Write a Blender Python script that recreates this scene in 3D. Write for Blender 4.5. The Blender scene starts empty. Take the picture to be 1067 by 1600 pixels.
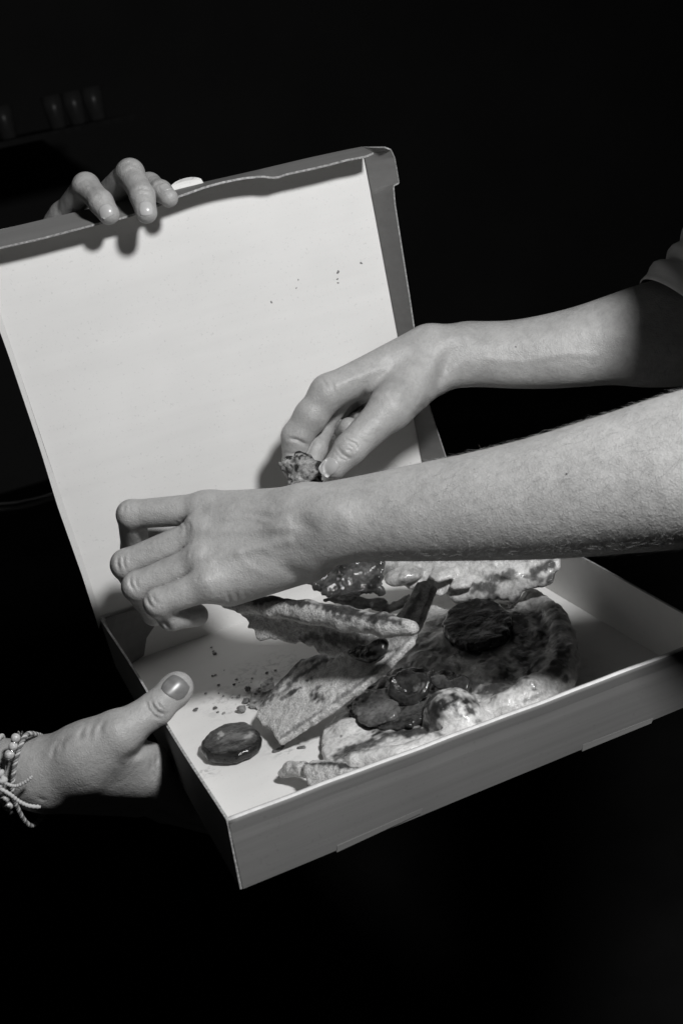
import bpy, math, random, time
_T0 = time.time()
import numpy as np
from mathutils import Matrix, Vector

# ------------------------------------------------------------------ camera, world, light, exposure
SC = bpy.context.scene
COL = SC.collection
FPX = 1883.284                                   # focal length in pixels of a 1067 x 1600 frame
EYE = np.array([-0.0851987, -0.5777106, 1.4230311])
RC = np.array([[0.90814497, -0.37113259, -0.19373515],      # camera right
               [-0.30057424, -0.25587081, -0.91879554],     # camera down
               [0.29142380, 0.89263135, -0.34392069]])      # camera forward
cam = bpy.data.cameras.new('camera')
cam.sensor_fit = 'VERTICAL'
cam.sensor_height = 36.0
cam.lens = 36.0 * FPX / 1600.0
cam.clip_start = 0.02
cam.clip_end = 60.0
cam.dof.use_dof = True
cam.dof.focus_distance = 0.86
cam.dof.aperture_fstop = 13.0
camo = bpy.data.objects.new('camera', cam)
COL.objects.link(camo)
m = Matrix.Identity(4)
for i in range(3):
    m[i][0], m[i][1], m[i][2], m[i][3] = RC[0][i], -RC[1][i], -RC[2][i], EYE[i]
camo.matrix_world = m
SC.camera = camo

world = bpy.data.worlds.new('World')
SC.world = world
world.use_nodes = True
world.node_tree.nodes['Background'].inputs['Color'].default_value = (1.0, 1.0, 0.98, 1)
world.node_tree.nodes['Background'].inputs['Strength'].default_value = 0.0026

def add_area(name, loc, target, size, power):
    l = bpy.data.lights.new(name, 'AREA')
    l.shape = 'DISK'
    l.size = size
    l.energy = power
    o = bpy.data.objects.new(name, l)
    COL.objects.link(o)
    o.location = loc
    o.rotation_euler = (Vector(target) - Vector(loc)).to_track_quat('-Z', 'Y').to_euler()
    return o
add_area('flash_lamp', (0.30, -0.50, 1.77), (0.16, 0.18, 1.10), 0.11, 10.6)

SC.view_settings.view_transform = 'Standard'
SC.view_settings.look = 'None'
SC.view_settings.gamma = 1.0
SC.view_settings.exposure = 0.0
SC.view_settings.use_curve_mapping = False
SC.cycles.max_bounces = 6

# ------------------------------------------------------------------ helpers
ZB = 1.0                                         # height of the tray bottom above the ground
rng = np.random.default_rng(7)
random.seed(7)

def ray(x, y):
    d = np.array([(x - 533.5) / FPX, (y - 800.0) / FPX, 1.0])
    return RC.T @ d
def U(x, y, z):
    return EYE + ray(x, y) * z
def onplane(x, y, P, n):
    d = ray(x, y)
    return EYE + d * (((np.asarray(P) - EYE) @ n) / (d @ n))
UP = np.array([0, 0, 1.0])
def fl(x, y, h=0.0):                             # point over the tray floor at height h
    return onplane(x, y, np.array([0, 0, ZB + h]), UP)
def near_line(x, y, P0, P1, dist):
    """point in direction (x, y) that lies dist away from the line P0-P1, on the near side"""
    d = ray(x, y); u = (P1 - P0) / np.linalg.norm(P1 - P0)
    A = d - u * (d @ u); B = (EYE - P0); B = B - u * (B @ u)
    a, b, c = A @ A, 2 * A @ B, B @ B - dist ** 2
    return EYE + d * ((-b - math.sqrt(max(b * b - 4 * a * c, 0))) / (2 * a))
def camv(x, y, z):                               # camera-frame direction (right, down, forward) to world
    v = RC.T @ np.array([x, y, z], float)
    return v / np.linalg.norm(v)
def nrm(v):
    return v / (np.linalg.norm(v) + 1e-12)

def empty(name, loc, label, cat, group=None):
    o = bpy.data.objects.new(name, None)
    o.empty_display_size = 0.02
    COL.objects.link(o)
    o.location = Vector(loc)
    return tag(o, label, cat, group)
def tag(o, label, cat, group=None):
    o['label'] = label
    o['category'] = cat
    if group:
        o['group'] = group
    return o
def origin_of(o):
    p = np.zeros(3)
    while o is not None:
        p += np.array(o.location); o = o.parent
    return p
def mesh_obj(name, V, F, mats, parent=None, base=None, smooth=True, fmat=None):
    V = np.asarray(V, float)
    if parent is not None:
        org = origin_of(parent); loc = np.zeros(3)
    else:
        org = np.array(base if base is not None else [V[:, 0].mean(), V[:, 1].mean(), V[:, 2].min()]); loc = org
    me = bpy.data.meshes.new(name)
    me.from_pydata((V - org).tolist(), [], F if isinstance(F, list) else F.tolist())
    for mt in (mats if isinstance(mats, (list, tuple)) else [mats]):
        me.materials.append(mt)
    if smooth:
        me.polygons.foreach_set('use_smooth', [True] * len(me.polygons))
    if fmat is not None:
        me.polygons.foreach_set('material_index', fmat)
    me.update()
    o = bpy.data.objects.new(name, me)
    COL.objects.link(o)
    if parent is not None:
        o.parent = parent
    else:
        o.location = Vector(loc)
    return o

# ---- value noise in numpy
_LAT = rng.random((32, 32, 32)).astype(np.float32) * 2 - 1
def vnoise(P, freq, seed=0):
    q = P * freq + np.array([seed * 7.31, seed * 3.17, seed * 5.71])
    i = np.floor(q).astype(np.int64); f = q - i; f = f * f * (3 - 2 * f)
    r = 0
    for dx in (0, 1):
        for dy in (0, 1):
            for dz in (0, 1):
                w = (f[..., 0] if dx else 1 - f[..., 0]) * (f[..., 1] if dy else 1 - f[..., 1]) * (f[..., 2] if dz else 1 - f[..., 2])
                r = r + w * _LAT[(i[..., 0] + dx) % 32, (i[..., 1] + dy) % 32, (i[..., 2] + dz) % 32]
    return r
def fbm(P, freq, seed=0, oct=3):
    r = 0; a = 1.0
    for k in range(oct):
        r = r + a * vnoise(P, freq * 2 ** k, seed + k); a *= 0.5
    return r

# ---- volume sculpting: a distance field on a grid, meshed with surface nets
def smin(a, b, k):
    h = np.maximum(k - np.abs(a - b), 0.0) / k
    return np.minimum(a, b) - h * h * k * 0.25
def d_cone(P, a, b, ra, rb, flat=None):
    """distance to a rounded cone; P is a tuple of three broadcastable float32 arrays"""
    f = np.float32
    ab = b - a
    L2 = max(float(ab @ ab), 1e-12)
    p = [P[i] - f(a[i]) for i in range(3)]
    t = np.clip(p[0] * f(ab[0] / L2) + p[1] * f(ab[1] / L2) + p[2] * f(ab[2] / L2), 0, 1)
    v = [p[i] - t * f(ab[i]) for i in range(3)]
    r = f(ra) + t * f(rb - ra)
    l2 = v[0] * v[0] + v[1] * v[1] + v[2] * v[2] + f(1e-12)
    if flat is None:
        return np.sqrt(l2) - r
    n, k = flat
    vn = v[0] * f(n[0]) + v[1] * f(n[1]) + v[2] * f(n[2])
    return np.sqrt(l2) * (1 - r / np.sqrt(l2 + vn * vn * f(1 / (k * k) - 1)))
class Vox:
    def __init__(s, lo, hi, h):
        s.lo = np.asarray(lo, float); s.h = h
        s.n = np.ceil((np.asarray(hi) - s.lo) / h).astype(int) + 1
        s.F = np.full(s.n, 0.03, np.float32)
    def box(s, lo, hi):
        a = np.clip(np.floor((lo - s.lo) / s.h).astype(int), 0, s.n)
        b = np.clip(np.ceil((hi - s.lo) / s.h).astype(int) + 1, 0, s.n)
        return tuple(slice(int(a[i]), int(b[i])) for i in range(3))
    def pts(s, sl):
        ax = [(s.lo[i] + s.h * np.arange(sl[i].start, sl[i].stop)).astype(np.float32) for i in range(3)]
        return ax[0][:, None, None], ax[1][None, :, None], ax[2][None, None, :]
    def cone(s, a, b, ra, rb, k=0.002, flat=None, F=None):
        F = s.F if F is None else F
        R = max(ra, rb) + 0.008 + k
        sl = s.box(np.minimum(a, b) - R, np.maximum(a, b) + R)
        F[sl] = smin(F[sl], d_cone(s.pts(sl), a, b, ra, rb, flat).astype(np.float32), k)
    def sweep(s, sp, flat):
        """a limb of changing section along a gently curved path (rows of x, y, z, radius)"""
        f = np.float32
        R = sp[:, 3].max() + 0.02
        sl = s.box(sp[:, :3].min(0) - R, sp[:, :3].max(0) + R)
        e = nrm(sp[-1, :3] - sp[0, :3]); si = (sp[:, :3] - sp[0, :3]) @ e
        X = s.pts(sl)
        t = (X[0] - f(sp[0, 0])) * f(e[0]) + (X[1] - f(sp[0, 1])) * f(e[1]) + (X[2] - f(sp[0, 2])) * f(e[2])
        n = 600
        q = np.clip(t / f(si[-1]), 0, 1) * f(n - 1)
        i0 = np.minimum(q.astype(np.int32), n - 2); fr = q - i0
        ts = np.linspace(0, si[-1], n)
        tab = [np.interp(ts, si, sp[:, j]).astype(f) for j in range(4)]
        g = [tb[i0] * (1 - fr) + tb[i0 + 1] * fr for tb in tab]
        v = [X[i] - g[i] for i in range(3)]
        l2 = v[0] * v[0] + v[1] * v[1] + v[2] * v[2] + f(1e-12)
        if flat is None:
            d = np.sqrt(l2) - g[3]
        else:
            nn, k = flat
            vn = v[0] * f(nn[0]) + v[1] * f(nn[1]) + v[2] * f(nn[2])
            d = np.sqrt(l2) * (1 - g[3] / np.sqrt(l2 + vn * vn * f(1 / (k * k) - 1)))
        s.F[sl] = np.minimum(s.F[sl], np.minimum(d, 0.03))
    def merge_part(s, chain, k, kself=0.004, flat=None, out=None, raw=None):
        """a chain of cones blended into the body by k, parted from the other chains by a groove"""
        P = np.array([c[0] for c in chain]); R = max(c[1] for c in chain) + 0.006 + k
        sl = s.box(P.min(0) - R, P.max(0) + R)
        pts = s.pts(sl); f = np.full(s.F[sl].shape, 0.03, np.float32)
        for (a, ra), (b, rb) in zip(chain[:-1], chain[1:]):
            f = smin(f, d_cone(pts, a, b, ra, rb, flat).astype(np.float32), kself)
        r = np.minimum(out[sl], smin(s.F[sl], f, k))
        w = np.exp(-((f - raw[sl]) / 0.0012) ** 2) * np.exp(-(np.maximum(f - r, 0) / 0.0022) ** 2)
        out[sl] = r + 0.0011 * w.astype(np.float32)
        raw[sl] = np.minimum(raw[sl], f)
    def sample(s, P):
        q = (np.asarray(P) - s.lo) / s.h
        i = np.clip(np.floor(q).astype(int), 0, s.n - 2); f = q - i
        r = 0
        for dx in (0, 1):
            for dy in (0, 1):
                for dz in (0, 1):
                    w = (f[..., 0] if dx else 1 - f[..., 0]) * (f[..., 1] if dy else 1 - f[..., 1]) * (f[..., 2] if dz else 1 - f[..., 2])
                    r = r + w * s.F[i[..., 0] + dx, i[..., 1] + dy, i[..., 2] + dz]
        return r
    def mesh(s, relax=2):
        F = s.F; n = F.shape
        S = F < 0
        c = np.zeros([d - 1 for d in n], np.int8)
        offs = [(x, y, z) for x in (0, 1) for y in (0, 1) for z in (0, 1)]
        for o in offs:
            c += S[o[0]:n[0] - 1 + o[0], o[1]:n[1] - 1 + o[1], o[2]:n[2] - 1 + o[2]]
        act = (c > 0) & (c < 8)
        idx = np.argwhere(act)
        acc = np.zeros((len(idx), 3)); cnt = np.zeros(len(idx))
        for ax in range(3):
            for o in offs:
                if o[ax]:
                    continue
                o2 = list(o); o2[ax] = 1
                fa = F[idx[:, 0] + o[0], idx[:, 1] + o[1], idx[:, 2] + o[2]].astype(float)
                fb = F[idx[:, 0] + o2[0], idx[:, 1] + o2[1], idx[:, 2] + o2[2]].astype(float)
                cr = (fa < 0) != (fb < 0)
                t = np.where(cr, fa / np.where(cr, fa - fb, 1), 0)
                p = np.tile(np.array(o, float), (len(idx), 1)); p[:, ax] += t
                acc[cr] += p[cr]; cnt[cr] += 1
        V = s.lo + s.h * (idx + acc / cnt[:, None])
        vid = np.full(act.shape, -1, np.int64); vid[act] = np.arange(len(idx))
        quads = []
        for ax in range(3):
            b, d = (ax + 1) % 3, (ax + 2) % 3
            sa = [slice(1, n[i] - 1) for i in range(3)]; sb = list(sa)
            sa[ax] = slice(0, n[ax] - 1); sb[ax] = slice(1, n[ax])
            A, B = S[tuple(sa)], S[tuple(sb)]
            for flip in (False, True):
                e = np.argwhere((B & ~A) if flip else (A & ~B))
                if not len(e):
                    continue
                off = np.ones(3, int); off[ax] = 0
                e = e + off
                def g(db, dd):
                    q = e.copy(); q[:, b] += db; q[:, d] += dd
                    return vid[q[:, 0], q[:, 1], q[:, 2]]
                q = np.stack([g(-1, -1), g(0, -1), g(0, 0), g(-1, 0)], 1)
                quads.append(q[:, ::-1] if flip else q)
        Q = np.concatenate(quads)
        Q = Q[(Q >= 0).all(1)]
        for _ in range(relax):
            sm = np.zeros_like(V); ct = np.zeros(len(V))
            for k in range(4):
                for a_, b_ in ((Q[:, k], Q[:, (k + 1) % 4]), (Q[:, (k + 1) % 4], Q[:, k])):
                    for j in range(3):
                        sm[:, j] += np.bincount(a_, V[b_, j], len(V))
                    ct += np.bincount(a_, minlength=len(V))
            V = V * 0.4 + 0.6 * sm / np.maximum(ct, 1)[:, None]
        return V, Q
def pix(P):
    """frame position and depth of points, given as an (..., 3) array or as a tuple of axis arrays"""
    if not isinstance(P, tuple):
        P = tuple(P[..., i] for i in range(3))
    d = [P[i] - np.float32(EYE[i]) for i in range(3)]
    q = [d[0] * np.float32(RC[j][0]) + d[1] * np.float32(RC[j][1]) + d[2] * np.float32(RC[j][2]) for j in range(3)]
    return q[0] / q[2] * FPX + 533.5, q[1] / q[2] * FPX + 800.0, q[2]
def seg_d2(x, y, pl):
    best = None
    for (x0, y0), (x1, y1) in zip(pl[:-1], pl[1:]):
        dx, dy = x1 - x0, y1 - y0
        t = np.clip(((x - x0) * dx + (y - y0) * dy) / (dx * dx + dy * dy + 1e-9), 0, 1)
        d = np.hypot(x - x0 - t * dx, y - y0 - t * dy)
        best = d if best is None else np.minimum(best, d)
    return best

def smooth_path(P, n, closed=False):
    P = np.asarray(P, float); m_ = len(P)
    out = []
    segs = m_ if closed else m_ - 1
    for i in range(segs):
        if closed:
            p0, p1, p2, p3 = P[(i - 1) % m_], P[i], P[(i + 1) % m_], P[(i + 2) % m_]
        else:
            p0, p1, p2, p3 = P[max(i - 1, 0)], P[i], P[i + 1], P[min(i + 2, m_ - 1)]
        for t in np.linspace(0, 1, n, endpoint=False):
            out.append(0.5 * (2 * p1 + (p2 - p0) * t + (2 * p0 - 5 * p1 + 4 * p2 - p3) * t * t + (3 * p1 - p0 - 3 * p2 + p3) * t ** 3))
    if not closed:
        out.append(P[-1])
    return np.array(out)
# ------------------------------------------------------------------ materials
def mat(name):
    mt = bpy.data.materials.new(name)
    mt.use_nodes = True
    nt = mt.node_tree
    return mt, nt, nt.nodes['Principled BSDF']
def node(nt, typ, **kw):
    n = nt.nodes.new(typ)
    for k, v in kw.items():
        if k in n.inputs:
            n.inputs[k].default_value = v
        else:
            setattr(n, k, v)
    return n
def coords(nt, scale=(1, 1, 1)):
    tc = nt.nodes.new('ShaderNodeTexCoord')
    mp = node(nt, 'ShaderNodeMapping')
    mp.inputs['Scale'].default_value = scale
    nt.links.new(tc.outputs['Object'], mp.inputs['Vector'])
    return mp.outputs['Vector']
def noise_tex(nt, vec, scale, detail=4, rough=0.55, dist=0.0):
    n = node(nt, 'ShaderNodeTexNoise', Scale=scale, Detail=detail, Roughness=rough, Distortion=dist)
    nt.links.new(vec, n.inputs['Vector'])
    return n.outputs['Fac']
def ramp(nt, fac, stops):
    r = nt.nodes.new('ShaderNodeValToRGB')
    el = r.color_ramp.elements
    while len(el) < len(stops):
        el.new(0.5)
    for e, (p, v) in zip(el, stops):
        e.position = p
        e.color = (v, v * 0.997, v * 0.991, 1)
    nt.links.new(fac, r.inputs['Fac'])
    return r.outputs['Color']
def mixc(nt, a, b, fac, mode='MIX'):
    n = nt.nodes.new('ShaderNodeMix')
    n.data_type = 'RGBA'
    n.blend_type = mode
    for s, v in ((n.inputs[0], fac), (n.inputs[6], a), (n.inputs[7], b)):
        if isinstance(v, (int, float)):
            s.default_value = v if s.type == 'VALUE' else (v, v * 0.997, v * 0.991, 1)
        else:
            nt.links.new(v, s)
    return n.outputs[2]
def bump(nt, b, hts):
    prev = None
    for h, strength, dist in hts:
        n = node(nt, 'ShaderNodeBump', Strength=strength, Distance=dist)
        nt.links.new(h, n.inputs['Height'])
        if prev is not None:
            nt.links.new(prev, n.inputs['Normal'])
        prev = n.outputs['Normal']
    nt.links.new(prev, b.inputs['Normal'])

def skin_mat(name, base, var=0.06, hairy=0.0):
    mt, nt, b = mat(name)
    v = coords(nt)
    big = noise_tex(nt, v, 38, 3)
    mid = noise_tex(nt, v, 150, 3)
    fine = noise_tex(nt, v, 700, 3, 0.6)
    vo = node(nt, 'ShaderNodeTexVoronoi', Scale=620.0)
    vo.feature = 'DISTANCE_TO_EDGE'
    vd = noise_tex(nt, v, 120, 2)
    nt.links.new(v, vo.inputs['Vector'])
    c = ramp(nt, big, [(0.3, base - var), (0.7, base + var)])
    c = mixc(nt, c, ramp(nt, mid, [(0.3, 0.80), (0.7, 1.0)]), 0.5, 'MULTIPLY')
    sp = noise_tex(nt, v, 420, 2)
    c = mixc(nt, c, ramp(nt, sp, [(0.3, 0.86), (0.55, 1.0)]), 0.7, 'MULTIPLY')
    nt.links.new(c, b.inputs['Base Color'])
    b.inputs['Roughness'].default_value = 0.47
    b.inputs['Specular IOR Level'].default_value = 0.46
    b.inputs['Subsurface Weight'].default_value = 0.12
    b.inputs['Subsurface Radius'].default_value = (0.004, 0.004, 0.004)
    b.inputs['Subsurface Scale'].default_value = 0.6
    bump(nt, b, [(fine, 0.36, 0.0007), (vo.outputs['Distance'], 0.42, 0.0006), (mid, 0.34, 0.0018)])
    return mt
def plain(name, v, rough=0.5, spec=0.5, metal=0.0, bumps=None, var=0.0, vscale=60):
    mt, nt, b = mat(name)
    b.inputs['Roughness'].default_value = rough
    b.inputs['Metallic'].default_value = metal
    b.inputs['Specular IOR Level'].default_value = spec
    vec = coords(nt)
    n = noise_tex(nt, vec, vscale, 4)
    nt.links.new(ramp(nt, n, [(0.25, max(v - var, 0)), (0.75, v + var)]), b.inputs['Base Color'])
    if bumps:
        bump(nt, b, [(noise_tex(nt, vec, s, 4), st, di) for s, st, di in bumps])
    return mt
def card_mat(name, v, var, streak):
    mt, nt, b = mat(name)
    vec = coords(nt, (1, 1, 1))
    st = noise_tex(nt, coords(nt, streak), 60, 4, 0.6)
    sp = noise_tex(nt, vec, 500, 2)
    bl = noise_tex(nt, vec, 12, 3)
    c = ramp(nt, st, [(0.3, v - var), (0.7, v + var)])
    c = mixc(nt, c, ramp(nt, sp, [(0.27, 0.78), (0.36, 1.0)]), 0.6, 'MULTIPLY')
    c = mixc(nt, c, ramp(nt, bl, [(0.3, 0.93), (0.7, 1.0)]), 1.0, 'MULTIPLY')
    nt.links.new(c, b.inputs['Base Color'])
    b.inputs['Roughness'].default_value = 0.62
    b.inputs['Specular IOR Level'].default_value = 0.3
    bump(nt, b, [(st, 0.22, 0.0007), (noise_tex(nt, vec, 900, 2), 0.06, 0.0003)])
    return mt
M = {}
M['inner'] = card_mat('white_board', 0.71, 0.013, (0.12, 1.0, 1.6))
M['kraft'] = card_mat('grey_board', 0.175, 0.014, (0.06, 1.2, 3.0))
M['edge'] = plain('cut_board_edge', 0.33, 0.8, 0.2, bumps=[(700, 0.5, 0.0006)], var=0.2, vscale=500)
M['skin_front'] = skin_mat('forearm_skin', 0.385, 0.04)
M['skin_back'] = skin_mat('reaching_skin', 0.38, 0.05)
M['skin_hold'] = skin_mat('holder_skin', 0.37, 0.04)
M['nail'] = plain('natural_nail', 0.42, 0.30, 0.5, var=0.05)
M['nail_dark'] = plain('thumb_nail', 0.16, 0.32, 0.5, var=0.05, vscale=150)
M['hair'] = plain('fair_body_hair', 0.42, 0.4, 0.5)
M['cloth'] = plain('grey_shirt_cloth', 0.72, 0.9, 0.1, bumps=[(900, 0.4, 0.0005)], var=0.03)
M['black'] = plain('dark_floor_paint', 0.013, 0.8, 0.2, var=0.006, vscale=4)
M['dark_wall'] = plain('dark_wall_paint', 0.085, 0.85, 0.2, var=0.012, vscale=2)

# ------------------------------------------------------------------ the dark room behind
def slab(name, lo, hi, mt):
    x0, y0, z0 = lo; x1, y1, z1 = hi
    V = [(x0, y0, z0), (x1, y0, z0), (x1, y1, z0), (x0, y1, z0), (x0, y0, z1), (x1, y0, z1), (x1, y1, z1), (x0, y1, z1)]
    F = [(3, 2, 1, 0), (4, 5, 6, 7), (0, 1, 5, 4), (1, 2, 6, 5), (2, 3, 7, 6), (3, 0, 4, 7)]
    return mesh_obj(name, V, F, mt, base=(x0, y0, z0), smooth=False)
o = slab('floor', (-4, -2, -0.1), (6, 4.6, 0.0), M['black']); o['kind'] = 'structure'
o = slab('wall', (-4, 4.6, -0.1), (6, 4.75, 4.0), M['dark_wall']); o['kind'] = 'structure'

# ------------------------------------------------------------------ the pizza box
T = 0.0016
def panel(name, grid, parent, mats, t=T, inward=1.0):
    """a sheet of board from a grid of points (rows x cols); thickness towards the back; front = mats[0], back = mats[1], edges = mats[2]"""
    G = np.asarray(grid, float); r, c = G.shape[:2]
    du = np.gradient(G, axis=1); dv = np.gradient(G, axis=0)
    N = np.cross(du, dv); N /= np.linalg.norm(N, axis=-1, keepdims=True) + 1e-12
    N *= inward
    A = G.reshape(-1, 3); B = (G - N * t).reshape(-1, 3)
    V = np.concatenate([A, B]); n = r * c; F = []; fm = []
    for i in range(r - 1):
        for j in range(c - 1):
            q = (i * c + j, i * c + j + 1, (i + 1) * c + j + 1, (i + 1) * c + j)
            F.append(q if inward > 0 else q[::-1]); fm.append(0)
            q2 = tuple(k + n for k in q)
            F.append(q2[::-1] if inward > 0 else q2); fm.append(1)
    ring = [j for j in range(c)] + [i * c + c - 1 for i in range(1, r)] + [(r - 1) * c + j for j in range(c - 2, -1, -1)] + [i * c for i in range(r - 2, 0, -1)]
    for k in range(len(ring)):
        a, b = ring[k], ring[(k + 1) % len(ring)]
        F.append((b, a, a + n, b + n) if inward > 0 else (a, b, b + n, a + n)); fm.append(2)
    o = mesh_obj(name, V, F, mats, parent, smooth=False, fmat=fm)
    return o
def bil(c00, c10, c01, c11, nr, nc):             # c00 -> c10 along columns, c00 -> c01 along rows
    u = np.linspace(0, 1, nc)[None, :, None]; v = np.linspace(0, 1, nr)[:, None, None]
    return (1 - v) * ((1 - u) * c00 + u * c10) + v * ((1 - u) * c01 + u * c11)

HB = 0.0461
rFL, rBL, rFR, rBR = fl(357, 1281, HB), fl(159, 963, HB), fl(1128, 992, HB), fl(722, 770, HB)
bFL, bFR, bBR = fl(380, 1389), fl(1124, 1082), fl(734, 847)
bBL = rBL - UP * HB + np.array([0.001, 0, 0])
box = empty('pizza_box', (bFL + bBR) / 2, 'open white pizza box with grey outside, lid raised, held in the air', 'pizza box')
WH = [M['inner'], M['kraft'], M['edge']]
KW = [M['kraft'], M['inner'], M['edge']]
KK = [M['kraft'], M['kraft'], M['kraft']]
ins_ = np.array([0, 0.0045, 0])
M['stained'] = card_mat('greasy_white_board', 0.71, 0.013, (0.12, 1.0, 1.6))
nt = M['stained'].node_tree; b_ = nt.nodes['Principled BSDF']; src = b_.inputs['Base Color'].links[0].from_socket
fac = None
for cx_, cy_, rad in ((365, 1092, .034), (420, 1050, .040), (450, 1165, .022), (760, 1090, .10), (640, 1000, .09), (325, 1205, .012)):
    c_ = fl(cx_, cy_) - origin_of(box)
    tcn = nt.nodes.new('ShaderNodeTexCoord')
    vm = nt.nodes.new('ShaderNodeVectorMath'); vm.operation = 'DISTANCE'
    nt.links.new(tcn.outputs['Object'], vm.inputs[0]); vm.inputs[1].default_value = tuple(c_)
    mr = node(nt, 'ShaderNodeMapRange'); mr.inputs['From Min'].default_value = rad * 0.3; mr.inputs['From Max'].default_value = rad
    mr.inputs['To Min'].default_value = 1.0; mr.inputs['To Max'].default_value = 0.0
    nt.links.new(vm.outputs['Value'], mr.inputs['Value'])
    if fac is None:
        fac = mr.outputs['Result']
    else:
        mx = node(nt, 'ShaderNodeMath', operation='MAXIMUM')
        nt.links.new(fac, mx.inputs[0]); nt.links.new(mr.outputs['Result'], mx.inputs[1]); fac = mx.outputs[0]
sn = noise_tex(nt, coords(nt), 130, 5, 0.65, 0.6)
rmp = nt.nodes.new('ShaderNodeValToRGB'); rmp.color_ramp.elements[0].position = 0.50; rmp.color_ramp.elements[1].position = 0.60
nt.links.new(sn, rmp.inputs['Fac'])
ml = node(nt, 'ShaderNodeMath', operation='MULTIPLY'); nt.links.new(fac, ml.inputs[0]); nt.links.new(rmp.outputs['Color'], ml.inputs[1])
ml2 = node(nt, 'ShaderNodeMath', operation='MULTIPLY'); nt.links.new(ml.outputs[0], ml2.inputs[0]); ml2.inputs[1].default_value = 0.55
nt.links.new(mixc(nt, src, 0.30, ml2.outputs[0]), b_.inputs['Base Color'])
panel('base_panel', bil(bFL + ins_, bFR + ins_, bBL, bBR, 30, 30), box, [M['stained'], M['kraft'], M['kraft']])
def wall_grid(b0, b1, r0, r1, nc, nr=6, bow=0.0, seed=0):
    G = bil(b0, b1, r0, r1, nr, nc)
    n = nrm(np.cross(b1 - b0, r0 - b0))
    u = np.linspace(0, 1, nc)[None, :]; v = np.linspace(0, 1, nr)[:, None]
    w = bow * np.sin(np.pi * u) * v + 0.0006 * np.sin(u * 9 + seed) * v
    return G + w[..., None] * n
panel('side_wall', wall_grid(bFL + ins_ * 0.12, bBL, rFL + ins_ * 0.12, rBL, 24, seed=2), box, WH, inward=1.0)
panel('side_wall', wall_grid(bFR + ins_ * 0.6, bBR, rFR + ins_ * 0.6, rBR, 24, seed=4), box, WH, inward=-1.0)
# front wall: outer face, rolled top edge and inner face
outw = nrm(np.cross(bFR - bFL, UP)) * 1.0
if outw @ (EYE - bFL) < 0: outw = -outw
prof = []
th = 0.0055
for k in range(8):
    prof.append((0.0, k / 7 * 0.93))
for a in np.linspace(0, math.pi, 9)[1:-1]:
    prof.append((-th / 2 + th / 2 * math.cos(a), 0.93 + 0.0028 / HB * math.sin(a)))
prof += [(-th, 0.93), (-th, 0.5), (-th, 0.03)]
rows = []
nc = 70
for (off, hh) in prof:
    u = np.linspace(0, 1, nc)[:, None]
    hh2 = hh * (1 + 0.004 * np.sin(u * 7 + 1) * (hh > 0.8))
    line = (bFL + (bFR - bFL) * u) * (1 - hh2) + (rFL + (rFR - rFL) * u) * hh2
    dent = 0.0002 * np.sin(u * 23) + 0.00012 * np.sin(u * 51 + 2)
    groove = -0.0007 * np.exp(-((hh - 0.84) / 0.05) ** 2) if off == 0 else 0
    rows.append(line + outw * (off + groove + dent * (0.3 + hh)))
G = np.array(rows)
M['fold'] = plain('inner_fold', 0.36, 0.6, 0.3, var=0.04, vscale=200)
M['rim_highlight'] = plain('highlighted_worn_fold', 0.60, 0.55, 0.4, var=0.08, vscale=300)  # rim highlight painted as a paler band along the worn fold
fw = panel('front_wall', G, box, [M['kraft'], M['inner'], M['kraft'], M['rim_highlight'], M['fold']], t=0.0012)
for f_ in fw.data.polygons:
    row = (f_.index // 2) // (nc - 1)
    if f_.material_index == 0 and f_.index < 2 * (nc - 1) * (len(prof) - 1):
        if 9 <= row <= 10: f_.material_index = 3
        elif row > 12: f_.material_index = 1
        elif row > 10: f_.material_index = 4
fw.data.polygons.foreach_set('use_smooth', [((i // 2) // (nc - 1)) >= 7 and i < 2 * (nc - 1) * (len(prof) - 1) for i in range(len(fw.data.polygons))])
# lock tabs standing out under the front wall
for (x0, y0), (x1, y1) in (((527, 1326), (660, 1267)), ((910, 1168), (1020, 1126))):
    fn = lambda x, y, d: onplane(x, y, bFL + outw * d, outw)
    a, b = fn(x0, y0 - 4, 0.0006), fn(x1, y1 - 4, 0.0006)
    a2, b2 = fn(x0 - 1, y0 + 6, 0.0006), fn(x1 - 3, y1 + 4, 0.0006)
    panel('lock_tab', bil(a2, b2, a, b, 2, 8), box, KK, t=0.0014)
# lid plane
LEAN = 0.0492547
D0 = 0.3454995
Ln = np.array([0, math.cos(LEAN), -math.sin(LEAN)])
LP0 = np.array([0, D0, HB + ZB])
lid = lambda x, y: onplane(x, y, LP0, Ln)
tl, tr, lbl, lbr = lid(-40, 368), lid(566, 229), lid(158, 962), lid(678, 800)
bw0, bw1 = bBL + np.array([0.0, -0.001, -0.0005]), bBR + np.array([0, -0.001, -0.0005])
panel('back_wall', bil(bw0, bw1, lbl + [0, -0.0004, 0.0006], lbr + [0, -0.0004, 0.0006], 4, 20), box, WH)
G = bil(lbl, lbr, tl, tr, 30, 30)
uu, vv = np.meshgrid(np.linspace(0, 1, 30), np.linspace(0, 1, 30))
wav = 0.0016 * np.sin(uu * 5 + vv * 2) * np.sin(vv * math.pi) + 0.0008 * np.sin(vv * 9 + uu * 3)
lidp = panel('lid_panel', G + (wav * np.sin(uu * math.pi))[..., None] * Ln, box, WH)
lidp.data.polygons.foreach_set('use_smooth', [True] * len(lidp.data.polygons))
lidp.data.set_sharp_from_angle(angle=math.radians(40))
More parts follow.
